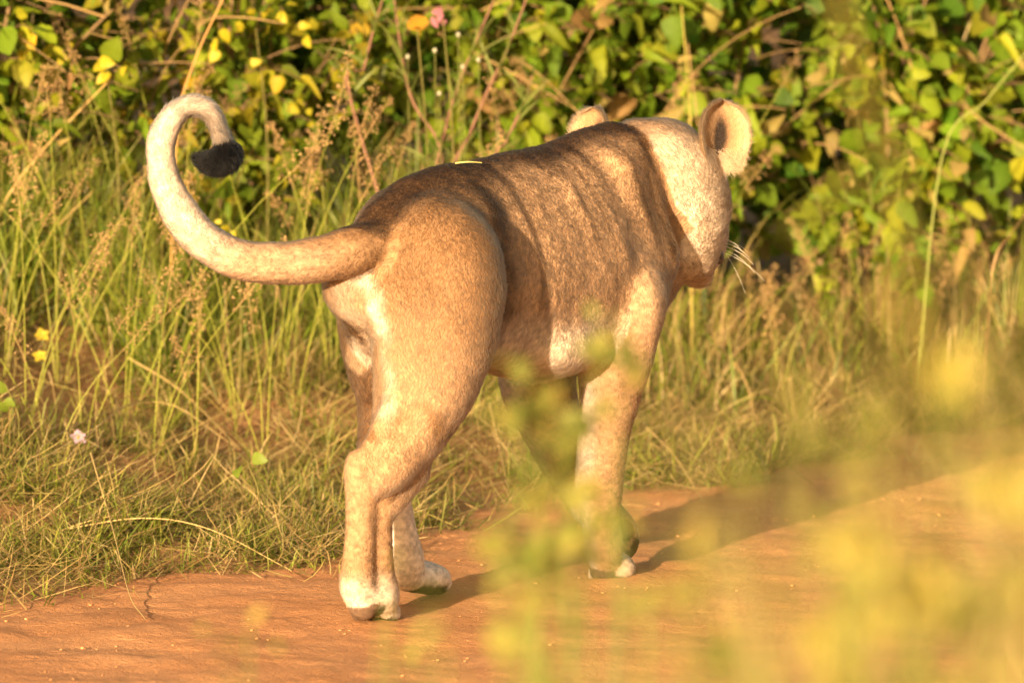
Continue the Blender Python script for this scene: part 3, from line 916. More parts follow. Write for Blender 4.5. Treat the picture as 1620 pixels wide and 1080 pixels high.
def blades(root, h, w, lean, bend, az, c0, c1, seg=4, r=None, floor=True, face=0.0):
    """many grass blades at once -> verts, quads, tris, colours"""
    n = len(root)
    k = np.arange(seg+1)/seg
    th = lean[:, None]+bend[:, None]*k[None]**1.4
    dx = np.sin(th); dz = np.cos(th)
    step = (h/seg)[:, None]
    cx = np.concatenate([np.zeros((n, 1)), np.cumsum(dx[:, :-1]*step, 1)], 1)
    cz = np.concatenate([np.zeros((n, 1)), np.cumsum(dz[:, :-1]*step, 1)], 1)
    if floor: cz = np.maximum(cz, 0.003+0.012*k[None]*(h[:, None] > 0.05))
    side = r.normal(0, 0.05, (n, 1))*h[:, None]*k[None]**2
    ca, sa_ = np.cos(az)[:, None], np.sin(az)[:, None]
    P = np.stack([root[:, 0:1]+cx*ca-side*sa_, root[:, 1:2]+cx*sa_+side*ca, root[:, 2:3]+cz], 2)
    wa = az+np.pi/2+r.normal(0, 0.7, n)
    if face > 0:
        m = r.random(n) < face; wa[m] = r.normal(0, 0.4, m.sum())
    wd = np.stack([np.cos(wa), np.sin(wa), r.normal(0, 0.25, n)], 1)
    prof = (0.75+0.5*k-0.2*k**2)*(1-k**3.0)
    hw = (w[:, None]*0.5*prof[None])[:, :, None]*wd[:, None, :]
    A = P+hw; Bv = P-hw
    nv = 2*seg+1
    V = np.zeros((n, nv, 3)); V[:, 0:2*seg:2] = A[:, :seg]; V[:, 1:2*seg:2] = Bv[:, :seg]; V[:, 2*seg] = P[:, seg]
    cc = c0[:, None]*(1-k[None, :, None])+c1[:, None]*k[None, :, None]
    C = np.zeros((n, nv, 3)); C[:, 0:2*seg:2] = cc[:, :seg]; C[:, 1:2*seg:2] = cc[:, :seg]; C[:, 2*seg] = cc[:, seg]
    off = (np.arange(n)*nv)[:, None]
    q = [np.stack([2*i+0*off[:, 0], 2*i+1+0*off[:, 0], 2*i+3+0*off[:, 0], 2*i+2+0*off[:, 0]], 1)+off for i in range(seg-1)]
    t = np.stack([2*seg-2+0*off[:, 0], 2*seg-1+0*off[:, 0], 2*seg+0*off[:, 0]], 1)+off
    return V.reshape(-1, 3), np.concatenate(q), t, C.reshape(-1, 3)

def merge(parts):
    V, Q, T, C = [], [], [], []; o = 0
    for v, q, t, c in parts:
        V.append(v); C.append(c)
        if len(q): Q.append(q+o)
        if len(t): T.append(t+o)
        o += len(v)
    f = []
    if Q: f.append(np.concatenate(Q))
    if T: f.append(np.concatenate(T))
    return np.concatenate(V), f, np.concatenate(C)

grass_mat = leaf_mat('grass blade', transl=0.38, rough=0.5, spec=0.3)
straw_mat = leaf_mat('dry straw', transl=0.2, rough=0.6, spec=0.25)
leafy_mat = leaf_mat('broad leaf', transl=0.42, rough=0.6, spec=0.18, vary=0.28)
foliage_mat = leaf_mat('shrub foliage', transl=0.42, rough=0.6, spec=0.18)
stem_mat = leaf_mat('stem', transl=0.0, rough=0.7, spec=0.2)

GREENS = [(0.105, 0.165, 0.009), (0.150, 0.210, 0.012), (0.070, 0.125, 0.008), (0.21, 0.245, 0.018), (0.15, 0.170, 0.014)]
STRAWS = [(0.40, 0.28, 0.105), (0.34, 0.225, 0.080), (0.46, 0.34, 0.145), (0.24, 0.15, 0.055), (0.37, 0.29, 0.085)]

def bushline(X):
    """depth of the foot of the shrubs"""
    return 3.95+0.60*np.clip(X, -2.5, 3.5)

def scatter(n, x0, x1, y0, y1, r):
    X = r.uniform(x0, x1, n); Y = r.uniform(y0, y1, n)
    return X, Y

def bare(X, Y):
    """0..1, where the verge shows bare soil"""
    P = np.stack([X, Y, 0*X], 1)
    v = sstep(0.54, 0.66, fbm(P, 1.7, 91, 2))*0.7
    for px_, py_, sx, sy in BARE:
        g = np.exp(-((X-px_)/sx)**2-((Y-py_)/sy)**2)
        v = np.maximum(v, np.clip(g*1.5, 0, 1))
    return v
BARE = []
for px_, py_, sx, sy in ((95, 625, 0.22, 0.75), (400, 700, 0.20, 0.35), (620, 670, 0.3, 0.3), (740, 780, 0.20, 0.3)):
    q = ray_ground(px_, py_); BARE.append((q[0], q[1], sx, sy))

# --- short, trampled verge grass
r = np.random.default_rng(101)
def verge(n, x0, x1, y0, y1, r):
    X, Y = scatter(n, x0, x1, y0, y1, r)
    s, t = ST(X, Y)
    P = np.stack([X, Y, 0*X], 1)
    cl = fbm(P, 5.5, 95, 2)
    edge = sstep(-0.16, 0.12, t+0.36*(fbm(P, 4.0, 97, 2)-0.5))
    prob = edge*(1-0.93*bare(X, Y))*(0.25+0.75*sstep(0.36, 0.56, cl))*(Y < bushline(X)+0.6)*(t > -0.22)
    k = r.random(n) < prob
    X, Y, t, cl = X[k], Y[k], t[k], cl[k]
    m = len(X)
    root = np.stack([X, Y, gz(X, Y)-0.004], 1)
    flat = r.random(m) < 0.30
    h = np.where(flat, 0.07+0.17*r.random(m)**1.5, 0.035+0.085*r.random(m)**1.5+0.09*sstep(0.5, 1.6, t)*r.random(m)**2)*(0.6+0.6*sstep(0.35, 0.6, cl))
    dry = sstep(0.35, 0.75, fbm(np.stack([X, Y, 0*X], 1), 2.6, 98, 2)+r.normal(0, 0.16, m)+0.10)
    g = pick(GREENS, m, r); st = pick(STRAWS, m, r)
    isd = (r.random(m) < 0.14+0.45*dry)[:, None]
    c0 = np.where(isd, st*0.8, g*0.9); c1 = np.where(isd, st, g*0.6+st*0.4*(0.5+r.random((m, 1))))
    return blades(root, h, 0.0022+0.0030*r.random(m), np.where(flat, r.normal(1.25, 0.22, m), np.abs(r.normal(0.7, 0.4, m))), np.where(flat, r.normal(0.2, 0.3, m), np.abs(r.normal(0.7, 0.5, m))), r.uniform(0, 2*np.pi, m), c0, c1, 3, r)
V, F, C = merge([verge(300000, -1.6, 2.0, -0.3, 5.4, r), verge(60000, -5, -1.6, -3, 4, r), verge(60000, 2.0, 5.5, 2, 8, r)])
add('verge_grass', mesh_from('verge_grass', V, F, False, C), grass_mat, kind='stuff', label='short trampled green and straw grass along the road edge', category='grass')

# --- dead straw lying on the verge
def litter(n, x0, x1, y0, y1, r):
    X, Y = scatter(n, x0, x1, y0, y1, r)
    s, t = ST(X, Y)
    P = np.stack([X, Y, 0*X], 1)
    prob = sstep(-0.34, 0.15, t+0.25*(fbm(P, 5, 99, 2)-0.5))*(0.35+0.65*sstep(0.4, 0.6, fbm(P, 3.1, 100, 2)))*(Y < bushline(X)+0.3)*(1-0.6*bare(X, Y))
    k = r.random(n) < prob; X, Y = X[k], Y[k]; m = len(X)
    root = np.stack([X, Y, gz(X, Y)+0.004+0.06*r.random(m)**2], 1)
    st = pick(STRAWS, m, r)
    return blades(root, 0.05+0.20*r.random(m)**2, 0.0016+0.0022*r.random(m), 0.95+0.55*r.random(m), 0.35*r.normal(0, 1, m), r.uniform(0, 2*np.pi, m), st*0.8, st, 3, r)
V, F, C = merge([litter(80000, -1.7, 2.1, -0.4, 5.2, r), litter(9000, -5, -1.7, -3, 4, r)])
add('straw_litter', mesh_from('straw_litter', V, F, False, C), straw_mat, kind='stuff', label='dead straw blades lying flat on the verge', category='straw')

# --- tall grass in front of the shrubs
def tall(n, x0, x1, r, dmin, dmax, hmin, hmax, dryb, green=GREENS, wmul=1.0, cl_lo=0.38):
    X = r.uniform(x0, x1, n); Y = bushline(X)-r.uniform(dmin, dmax, n)
    s, t = ST(X, Y)
    P = np.stack([X, Y, 0*X], 1)
    cl = fbm(P, 4.2, 105, 2)
    prob = sstep(0.12, 0.5, t)*(0.15+0.85*sstep(cl_lo, cl_lo+0.2, cl))*(1-bare(X, Y))
    k = r.random(n) < prob; X, Y, cl = X[k], Y[k], cl[k]; m = len(X)
    root = np.stack([X, Y, gz(X, Y)-0.01], 1)
    h = (hmin+(hmax-hmin)*r.random(m)**1.2)*(0.65+0.6*sstep(0.35, 0.65, cl))
    front = sstep(dmax, dmin, bushline(X)-Y)
    h *= 0.55+0.45*front
    g = pick(green, m, r); st = pick(STRAWS, m, r)
    isd = (r.random(m) < dryb)[:, None]
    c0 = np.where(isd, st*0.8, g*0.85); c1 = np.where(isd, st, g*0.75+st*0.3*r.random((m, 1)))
    az = r.uniform(0, 2*np.pi, m)
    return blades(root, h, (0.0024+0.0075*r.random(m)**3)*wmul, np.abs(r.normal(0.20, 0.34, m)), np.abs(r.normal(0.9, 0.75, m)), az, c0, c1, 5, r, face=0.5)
V, F, C = merge([
    tall(26000, -1.9, 0.25, r, -0.3, 0.9, 0.18, 0.64, 0.13, wmul=0.75),
    tall(3500, -1.9, 0.25, r, 0.6, 1.5, 0.10, 0.26, 0.2),
    tall(9000, 0.1, 2.4, r, -0.1, 1.1, 0.14, 0.42, 0.5),
    tall(500, 0.1, 2.4, r, -0.2, 0.5, 0.6, 1.2, 0.5),
    tall(9000, -5.0, -1.9, r, -0.3, 1.3, 0.3, 0.7, 0.3),
    tall(7000, 2.4, 5.5, r, 0.0, 1.4, 0.2, 0.6, 0.45)])
add('tall_grass', mesh_from('tall_grass', V, F, False, C), grass_mat, kind='stuff', label='tall green grass growing up the bank before the shrubs', category='grass')

# --- broad-leaved shrubs
def leaf_template(L=1.0, Wd=0.62, fold=0.16, droop=0.22, rows=8, tip=1.5, stalk=0.16):
    """ovate leaf along +Y, upper side +Z: 2 half blades with a fold, waved edge and a stalk"""
    ys = np.linspace(0, 1, rows+1)**1.15
    V = []; Q = []; T = []
    for i, y in enumerate(ys):
        wv = Wd*0.5*(np.sin(np.pi*y**0.66)**0.62)*(1-0.12*y) if 0 < y < 1 else 0.004
        z0 = -droop*y*y
        wav = 0.03*math.sin(i*2.1)
        V += [(-wv, stalk+y*(L-stalk), z0+fold*wv*1.6+wav), (0, stalk+y*(L-stalk), z0), (wv, stalk+y*(L-stalk), z0+fold*wv*1.6-wav)]
    for i in range(rows):
        a = i*3
        Q += [(a, a+1, a+4, a+3), (a+1, a+2, a+5, a+4)]
    k = len(V)
    V += [(-0.012, 0, 0.0), (0.012, 0, 0.0), (0.012, stalk, 0.003), (-0.012, stalk, 0.003)]
    Q += [(k, k+1, k+2, k+3)]
    return np.array(V), np.array(Q)

LT = [leaf_template(1, 0.66), leaf_template(1, 0.50, 0.5, 0.40), leaf_template(1, 0.78, 0.15, 0.15), leaf_template(1, 0.58, -0.2, 0.55), leaf_template(1, 0.40, 0.8, 0.7), leaf_template(1, 0.70, 0.35, -0.2)]
LEAFC = [(0.080, 0.140, 0.007), (0.130, 0.190, 0.009), (0.055, 0.105, 0.007), (0.20, 0.230, 0.012), (0.155, 0.180, 0.012), (0.095, 0.155, 0.008), (0.12, 0.165, 0.009), (0.105, 0.160, 0.008), (0.24, 0.18, 0.05)]
_leaf_cache = {}
def leaf_mesh(shape, ci, pal=LEAFC, key='s'):
    k = (key, shape, ci)
    if k not in _leaf_cache:
        V, Q = LT[shape]
        c = np.tile(np.array(pal[ci]), (len(V), 1))
        c[1::3] *= 1.15
        me = mesh_from('leaf', V, Q, True, c)
        me.materials.append(leafy_mat)
        _leaf_cache[k] = me
    return _leaf_cache[k]

def basis(y, n):
    """matrix with local Y along y and Z close to n"""
    y = np.asarray(y, float); y = y/np.linalg.norm(y)
    x = np.cross(y, n); x /= max(np.linalg.norm(x), 1e-6)
    z = np.cross(x, y)
    return np.stack([x, y, z], 1)

def put(o, pos, R, sc):
    M = np.eye(4); M[:3, :3] = R*sc; M[:3, 3] = pos
    o.matrix_local = Matrix(M.tolist())

def tube_col(pts, r0, r1, col, sides=5):
    v, f = tube(pts, np.linspace(r0, r1, len(pts)), sides)
    return v, f, np.zeros((0, 3), int), np.tile(np.array(col), (len(v), 1))

def bez(a, b, c, n=8):
    t = np.linspace(0, 1, n)[:, None]
    return (1-t)**2*a+2*t*(1-t)*b+t*t*c

TOSUN = np.array([-SH[0]*math.cos(SUN_EL), -SH[1]*math.cos(SUN_EL), math.sin(SUN_EL)])
def shrub(X, Y, wid, hgt, nst, ntw, leafs, size, label, pal=LEAFC, palw=None, seed=0, key='s', stemc=(0.16, 0.10, 0.045), maxobj=240, group='leafy shrubs on the bank', dep=None):
    r = np.random.default_rng(seed)
    base = np.array([X, Y, gz1(X, Y)-0.01])
    o = empty('leafy_shrub', base, label, 'shrub', group)
    dep = dep or wid*0.55
    woody = []; leaves = []
    tips = []
    for i in range(nst):
        u = r.uniform(-1, 1); v = r.uniform(-1, 0.9)
        top = np.array([u*wid*0.5, v*dep*0.5, hgt*(0.55+0.45*r.random())*math.sqrt(max(0.1, 1-0.55*u*u))])
        mid = np.array([top[0]*0.35, top[1]*0.3, top[2]*0.6])+r.normal(0, 0.04, 3)
        p = bez(np.array([u*0.10, v*0.08, 0]), mid, top, 10)
        woody.append(tube_col(p, 0.009, 0.003, stemc))
        tips.append(p)
    for i in range(ntw):
        p = tips[r.integers(nst)]
        q = p[r.integers(2, 10)]
        d = r.normal(0, 1, 3); d[1] -= 0.7; d[2] = abs(d[2])*0.35+0.12; d /= np.linalg.norm(d)
        L = r.uniform(0.14, 0.40)
        e = q+d*L+np.array([0, 0, -0.10*L])
        tw = bez(q, q+d*L*0.5+np.array([0, 0, 0.06]), e, 7)
        woody.append(tube_col(tw, 0.003, 0.0012, np.array(stemc)*r.uniform(0.7, 1.4), 4))
        nl = r.integers(5, 5+leafs)
        for j in range(nl):
            f = (j+0.6)/nl
            pt = tw[min(6, int(f*6.5))]+r.normal(0, 0.008, 3)
            ld = d*0.5+r.normal(0, 0.6, 3)+np.array([0, -0.30, -0.25])
            nn = np.array([0, -0.30, 0.75])+TOSUN*0.45+r.normal(0, 0.65, 3)
            leaves.append((pt, ld, nn, size*(0.40+0.95*r.random()**1.2), r.integers(len(LT)), r.choice(len(pal), p=palw)))
    for i in range(7):
        q = tips[r.integers(nst)][r.integers(4, 9)]
        e = np.array([r.uniform(-0.6, 0.6)*wid, -dep*0.5-r.uniform(0.05, 0.22), r.uniform(0.3, 1.0)*hgt])
        woody.append(tube_col(bez(q, (q+e)/2+np.array([r.normal(0, 0.15), -0.1, r.uniform(0.05, 0.3)]), e, 12), 0.0032, 0.0014, np.array((0.30, 0.19, 0.075))*r.uniform(0.6, 1.3), 4))
    V, F, C = merge(woody)
    add('branches', mesh_from('branches', V, F, True, C), stem_mat, o)
    W3 = np.array([l[0] for l in leaves])+base
    px_, py_, dz = project(W3)
    inf = (px_ > -20) & (px_ < 1640) & (py_ > -20) & (py_ < 760)
    score = np.where(inf, 0, 50)+W3[:, 1]-np.array([l[3] for l in leaves])*8
    order = np.argsort(score)
    nobj = min(maxobj, int(inf.sum()))
    for i in order[:nobj]:
        pt, ld, nn, sc, sh, ci = leaves[i]
        lo = bpy.data.objects.new('leaf', leaf_mesh(sh, ci, pal, key))
        COL.objects.link(lo); lo.parent = o
        put(lo, pt, basis(ld, nn), sc)
    vs_ = []
    for i in order[nobj:]:
        pt, ld, nn, sc, sh, ci = leaves[i]
        v, q = LT[sh]
        vs_.append((v@(basis(ld, nn)*sc).T+pt, q, np.zeros((0, 3), int), np.tile(np.array(pal[ci])*r.uniform(0.75, 1.25), (len(v), 1))))
    if vs_:
        V, F, C = merge(vs_)
        add('foliage', mesh_from('foliage', V, F, True, C), foliage_mat, o, kind='stuff')
    return o

YEL = [(0.150, 0.185, 0.010), (0.110, 0.150, 0.008), (0.24, 0.21, 0.012), (0.085, 0.125, 0.008)]
OLV = [(0.12, 0.135, 0.018), (0.17, 0.165, 0.022), (0.08, 0.10, 0.014), (0.24, 0.19, 0.035)]
SHRUBS = [
    # X, dY, wid, hgt, stems, twigs, leaves, size, palette, label
    (-2.35, 0.1, 1.0, 1.35, 9, 130, 7, 0.078, LEAFC, 's', 'green leafy shrub at the end of the bank past the yellow flowers'),
    (-1.42, 0.15, 0.95, 1.30, 9, 150, 7, 0.076, LEAFC, 's', 'green shrub with orange-yellow leaves behind the tall seeding grass'),
    (-0.78, 0.10, 0.85, 1.35, 10, 190, 7, 0.060, YEL, 'y', 'yellow-leaved shrub above the black tuft of the tail'),
    (-0.12, 0.25, 0.9, 1.35, 10, 170, 7, 0.080, LEAFC, 's', 'dark green shrub behind the red-stemmed weed'),
    (0.42, 0.05, 0.80, 1.35, 12, 200, 7, 0.086, LEAFC, 's', 'bright broad-leaved shrub directly behind the ears'),
    (0.98, 0.00, 0.85, 1.30, 12, 200, 7, 0.086, LEAFC, 's', 'broad-leaved creeper shrub to the right of the raised ear'),
    (1.55, 0.0, 0.9, 1.30, 10, 190, 7, 0.082, OLV, 'o', 'olive shrub with withered leaves beside the broad-leaved creeper'),
    (2.25, 0.1, 1.0, 1.35, 9, 130, 7, 0.078, OLV, 'o', 'olive shrub closing the hedge farther up the road'),
]
for i, (x, dy, wd, hg, nst, ntw, lf, sz, pal, key, lab) in enumerate(SHRUBS):
    shrub(x, float(bushline(x))+dy, wd, hg, nst, ntw, lf, sz, lab, pal, None, 200+i, key)
# second row that closes the view
for i, x in enumerate(np.arange(-3.4, 4.3, 0.72)):
    shrub(x, float(bushline(x))+0.75+0.15*math.sin(i*2.3), 1.1, 1.75+0.2*math.sin(i*1.7), 10, 170, 7, 0.098, 'tall dark green shrub in the back row of the hedge', LEAFC, None, 300+i, 's', maxobj=30, group='back row of the hedge', dep=0.7)

# --- low creeper leaves at the foot of the right-hand shrubs
# --- seeding grass
def seed_head(seed, L=0.16, n=46):
    r = np.random.default_rng(seed); parts = []
    ax = np.array([[0, 0, 0], [0.004, 0, L*0.5], [0.02, 0.0, L]])
    parts.append(tube_col(bez(ax[0], ax[1], ax[2], 6), 0.0010, 0.0005, (0.42, 0.27, 0.10), 4))
    V = []; Q = []; C = []
    for i in range(n):
        f = r.random()**0.8
        p = np.array([0.02*f*f, 0, L*f])
        a = r.uniform(0, 2*math.pi); sp = 0.030*(1-0.75*f)*(0.3+0.7*r.random())
        q = p+np.array([math.cos(a)*sp, math.sin(a)*sp, sp*0.9-0.012*r.random()])
        parts.append(tube_col(np.array([p, (p+q)/2+np.array([0, 0, 0.002]), q]), 0.0004, 0.0003, (0.40, 0.26, 0.10), 3))
        d = np.array([math.cos(a)*0.4, math.sin(a)*0.4, r.uniform(-0.9, 0.6)]); d /= np.linalg.norm(d)
        x = np.cross(d, [0.3, 0.9, 0.2]); x /= np.linalg.norm(x); y = np.cross(d, x)
        l = r.uniform(0.008, 0.013); w = 0.0018
        k = 0
        v = np.array([q, q+d*l*0.45+x*w, q+d*l*0.45-x*w, q+d*l*0.45+y*w, q+d*l*0.45-y*w, q+d*l])
        t = np.array([(0, 1, 3), (0, 3, 2), (0, 2, 4), (0, 4, 1), (5, 3, 1), (5, 2, 3), (5, 4, 2), (5, 1, 4)])
        c = np.array((0.42, 0.26, 0.105))*r.uniform(0.6, 1.3)
        parts.append((v, np.zeros((0, 4), int), t, np.tile(c, (6, 1))))
    V, F, C = merge(parts)
    me = mesh_from('seed_head', V, F, False, C); me.materials.append(straw_mat)
    return me
HEADS = [seed_head(400+i, 0.13+0.02*i, 44+4*i) for i in range(4)]
def seed_tuft(base, n, hgt, label, group, r, leanx=0.15, scale=1.0):
    o = empty('seeding_grass', base, label, 'grass', group)
    for i in range(n):
        a = r.uniform(0, 2*math.pi); ln = r.uniform(0.15, 0.65)
        h = hgt*r.uniform(0.7, 1.1)
        top = np.array([math.cos(a)*ln*h+leanx*h*0.3, math.sin(a)*ln*h*0.6-0.05, h])
        p = bez(np.array([math.cos(a)*0.01, math.sin(a)*0.01, 0]), np.array([top[0]*0.3, top[1]*0.3, h*0.6]), top, 8)
        v, f, t, c = tube_col(p, 0.0016, 0.0009, pick(STRAWS, 1, r)[0]*0.25+np.array(GREENS[3])*0.7, 4)
        add('stalk', mesh_from('stalk', v, f, True, c), stem_mat, o)
        hd = bpy.data.objects.new('seed_head', HEADS[r.integers(4)])
        COL.objects.link(hd); hd.parent = o
        d = p[-1]-p[-2]; d /= np.linalg.norm(d)
        x = np.cross(d, [math.sin(a*3), math.cos(a*3), 0.1]); x /= np.linalg.norm(x)
        put(hd, p[-1], np.stack([x, np.cross(d, x), d], 1), r.uniform(0.8, 1.2)*scale)
    return o
r = np.random.default_rng(77)
tufts = []
for px_, tops, Y in [(30, 60, 2.0), (110, 150, 1.8), (170, 90, 2.2), (215, 210, 1.7), (300, 40, 2.4), (60, 330, 1.3), (150, 380, 1.2), (260, 420, 1.2),
                     (400, 330, 1.7), (455, 160, 2.1), (480, 250, 1.9), (545, 190, 2.2), (590, 230, 2.2), (20, 200, 1.7), (235, 30, 2.6), (330, 470, 1.3), (440, 430, 1.5), (95, 470, 1.0)]:
    top = W(px_, tops, Y+0.55); z0 = gz1(top[0], top[1])
    seed_tuft(np.array([top[0]-0.03, top[1]+0.03, z0-0.01]), int(r.integers(3, 5)), max(0.25, top[2]-z0-0.08),
              'tuft of tall grass with drooping tan seed heads near the curled tail', 'seeding grass tufts near the tail', r)
for px_, tops, Y in [(1060, 500, 3.2), (1200, 470, 3.3), (1330, 430, 3.6), (1480, 400, 3.9), (1560, 470, 3.8), (1250, 560, 3.0), (960, 120, 3.1), (1090, 120, 3.4), (870, 140, 2.8), (1450, 520, 3.6)]:
    top = W(px_, tops, Y+0.55); z0 = gz1(top[0], top[1])
    seed_tuft(np.array([top[0]-0.03, top[1]+0.03, z0-0.01]), int(r.integers(3, 6)), max(0.25, top[2]-z0-0.08),
              'tuft of dry seeding grass below the broad-leaved shrubs beyond the head', 'seeding grass tufts beyond the head', r)
# ------------------------------------------------------------------ single plants and small things
def stalk_thing(name, pts, r0, r1, col, label, category, group=None, sides=5, n=5, parent=None, mat=None):
    pts = np.array(pts)
    P = np.vstack([2*pts[0]-pts[1], pts, 2*pts[-1]-pts[-2]]); out = []
    for i in range(len(pts)-1):
        for j in range(n):
            t = j/n; p0, p1, p2, p3 = P[i:i+4]
            out.append(0.5*((2*p1)+(-p0+p2)*t+(2*p0-5*p1+4*p2-p3)*t*t+(-p0+3*p1-3*p2+p3)*t**3))
    out.append(pts[-1])
    off = pts[0] if parent is None else np.zeros(3)
    v, f, t, c = tube_col(np.array(out)-off, r0, r1, col, sides)
    o = add(name, mesh_from(name, v, f, True, c), mat or stem_mat, parent, label, category, group)
    if parent is None: o.location = off
    return o

# long straws lying over the verge: pixel paths and heights above the soil
STRAWS_PX = [
    ([(205, 619, .10), (286, 660, .08), (378, 719, .02)], 'straw stalk slanting down across the bare soil patch'),
    ([(72, 858, .02), (160, 848, .05), (244, 833, .04)], 'short straw stalk just above the long arched one at the road edge'),
    ([(83, 858, .03), (222, 860, .07), (333, 872, .06), (461, 908, .01)], 'long arched straw stalk reaching out to the road edge'),
    ([(144, 785, .12), (178, 869, .06), (205, 952, .02), (230, 985, .01)], 'straw stalk drooping over the verge onto the dirt road'),
    ([(328, 844, .03), (433, 833, .06), (547, 833, .03)], 'pale straw stalk lying level beside the rear foot'),
    ([(333, 619, .05), (411, 600, .10), (494, 566, .12)], 'thick pale straw stalk leaning below the tail root'),
    ([(0, 869, .04), (167, 730, .12), (267, 674, .10)], 'straw stalk rising over the lilac flower side of the verge'),
    ([(0, 820, .05), (90, 745, .10), (250, 700, .12), (372, 738, .06)], 'thin bowed straw stalk over the trampled grass'),
    ([(775, 690, .10), (790, 740, .06), (808, 795, .01)], 'bent straw stalk between the hind and fore legs'),
    ([(700, 700, .06), (760, 690, .08), (830, 672, .10)], 'pale straw stalk seen under the belly'),
    ([(1022, 728, .10), (1065, 755, .07), (1112, 797, .01)], 'straw stalk drooping to the road beyond the fore leg'),
    ([(1000, 655, .05), (1090, 600, .12), (1166, 533, .20)], 'upper of two crossed straw stalks beyond the fore leg'),
    ([(1010, 650, .05), (1080, 610, .10), (1180, 575, .13)], 'lower of two crossed straw stalks beyond the fore leg'),
    ([(1150, 575, .15), (1158, 610, .10), (1145, 650, .03)], 'folded pale straw leaf standing in the dry grass'),
]
r = np.random.default_rng(88)
for pts, lab in STRAWS_PX:
    stalk_thing('straw_stalk', [ray_ground(x, y+l*120, 0.0)+np.array([0, 0, l]) for x, y, l in pts], 0.0020, 0.0010, np.array(STRAWS[0])*1.0, lab, 'straw', 'long straw stalks on the verge')

# tall single culms in front of the hedge
for pts, col, lab in [
    ([(280, 215), (305, 105), (352, 0), (360, -20)], (0.40, 0.22, 0.07), 'orange-brown grass culm rising behind the curled tail'),
    ([(0, 335), (70, 235), (180, 120)], (0.42, 0.27, 0.09), 'tan grass culm slanting up beside the seed heads'),
    ([(0, 470), (80, 370), (150, 300)], (0.36, 0.24, 0.08), 'thin tan grass culm low beside the seed heads'),
    ([(1092, 200), (1085, 90), (1078, 10)], (0.30, 0.24, 0.05), 'upright yellow-green grass culm beside the raised ear'),
    ([(1490, 250), (1560, 160), (1625, 80)], (0.20, 0.22, 0.05), 'thick green stem slanting across the olive shrub'),
    ([(1570, 430), (1600, 370), (1630, 330)], (0.42, 0.27, 0.12), 'pale dry stem leaning out of the olive shrub'),
]:
    X0 = W(pts[0][0], pts[0][1], 2.5)
    Yd = 2.9 if pts[0][0] < 600 else 3.7
    P = [W(x, y, Yd) for x, y in pts]
    g0 = P[0].copy(); g0[0] += (P[0][0]-P[1][0])*0.6; g0[2] = gz1(g0[0], g0[1])-0.01
    stalk_thing('grass_culm', [g0]+P, 0.0030, 0.0016, col, lab, 'grass')

# red-stemmed weed behind the back
wb = W(700, 285, 3.1); wb[2] = gz1(wb[0], wb[1])-0.01
weed = empty('red_stemmed_weed', wb, 'weed with bare reddish stems and feathery leaves behind the hips', 'weed')
WEEDP = []
for path in ([(700, 300), (693, 225), (655, 165), (638, 100), (622, -10)], [(690, 300), (700, 225), (720, 150), (745, 85), (788, -15)],
             [(712, 300), (742, 215), (775, 135), (800, 85), (838, -15)], [(775, 275), (800, 225), (830, 160), (842, 120)], [(555, 160), (575, 110), (590, 50), (605, 0)]):
    P = [wb-wb+np.zeros(3)]+[W(x, y, 3.1+0.03*k)-wb for k, (x, y) in enumerate(path)]
    WEEDP.append(np.array(P))
    stalk_thing('stem', P, 0.0048, 0.0026, (0.17, 0.085, 0.050), None, None, None, 6, 5, weed)
r = np.random.default_rng(66)
def narrow_leaf(L, w, r):
    rt = np.zeros((1, 3))
    return blades(rt, np.array([L]), np.array([w]), np.array([0.5]), np.array([0.8]), np.array([r.uniform(0, 6.28)]), np.array([[0.13, 0.16, 0.03]]), np.array([[0.19, 0.20, 0.05]]), 4, r, False)
NL = []
for k in range(5):
    v, q, t, c = narrow_leaf(0.09+0.02*k, 0.008, np.random.default_rng(500+k))
    me = mesh_from('leaf', v, [q, t], False, c); me.materials.append(grass_mat); NL.append(me)
for k in range(130):
    wp = WEEDP[r.integers(len(WEEDP))]; u_ = r.uniform(1.0, len(wp)-1.01); i_ = int(u_)
    p = wb+wp[i_]*(1-(u_-i_))+wp[i_+1]*(u_-i_)
    lo = bpy.data.objects.new('leaf', NL[r.integers(5)]); COL.objects.link(lo); lo.parent = weed
    R3 = np.array(Matrix.Rotation(r.uniform(0, 6.28), 3, 'Z') @ Matrix.Rotation(r.uniform(-0.9, 0.9), 3, 'X'))
    put(lo, p-wb, R3, r.uniform(0.6, 1.2))

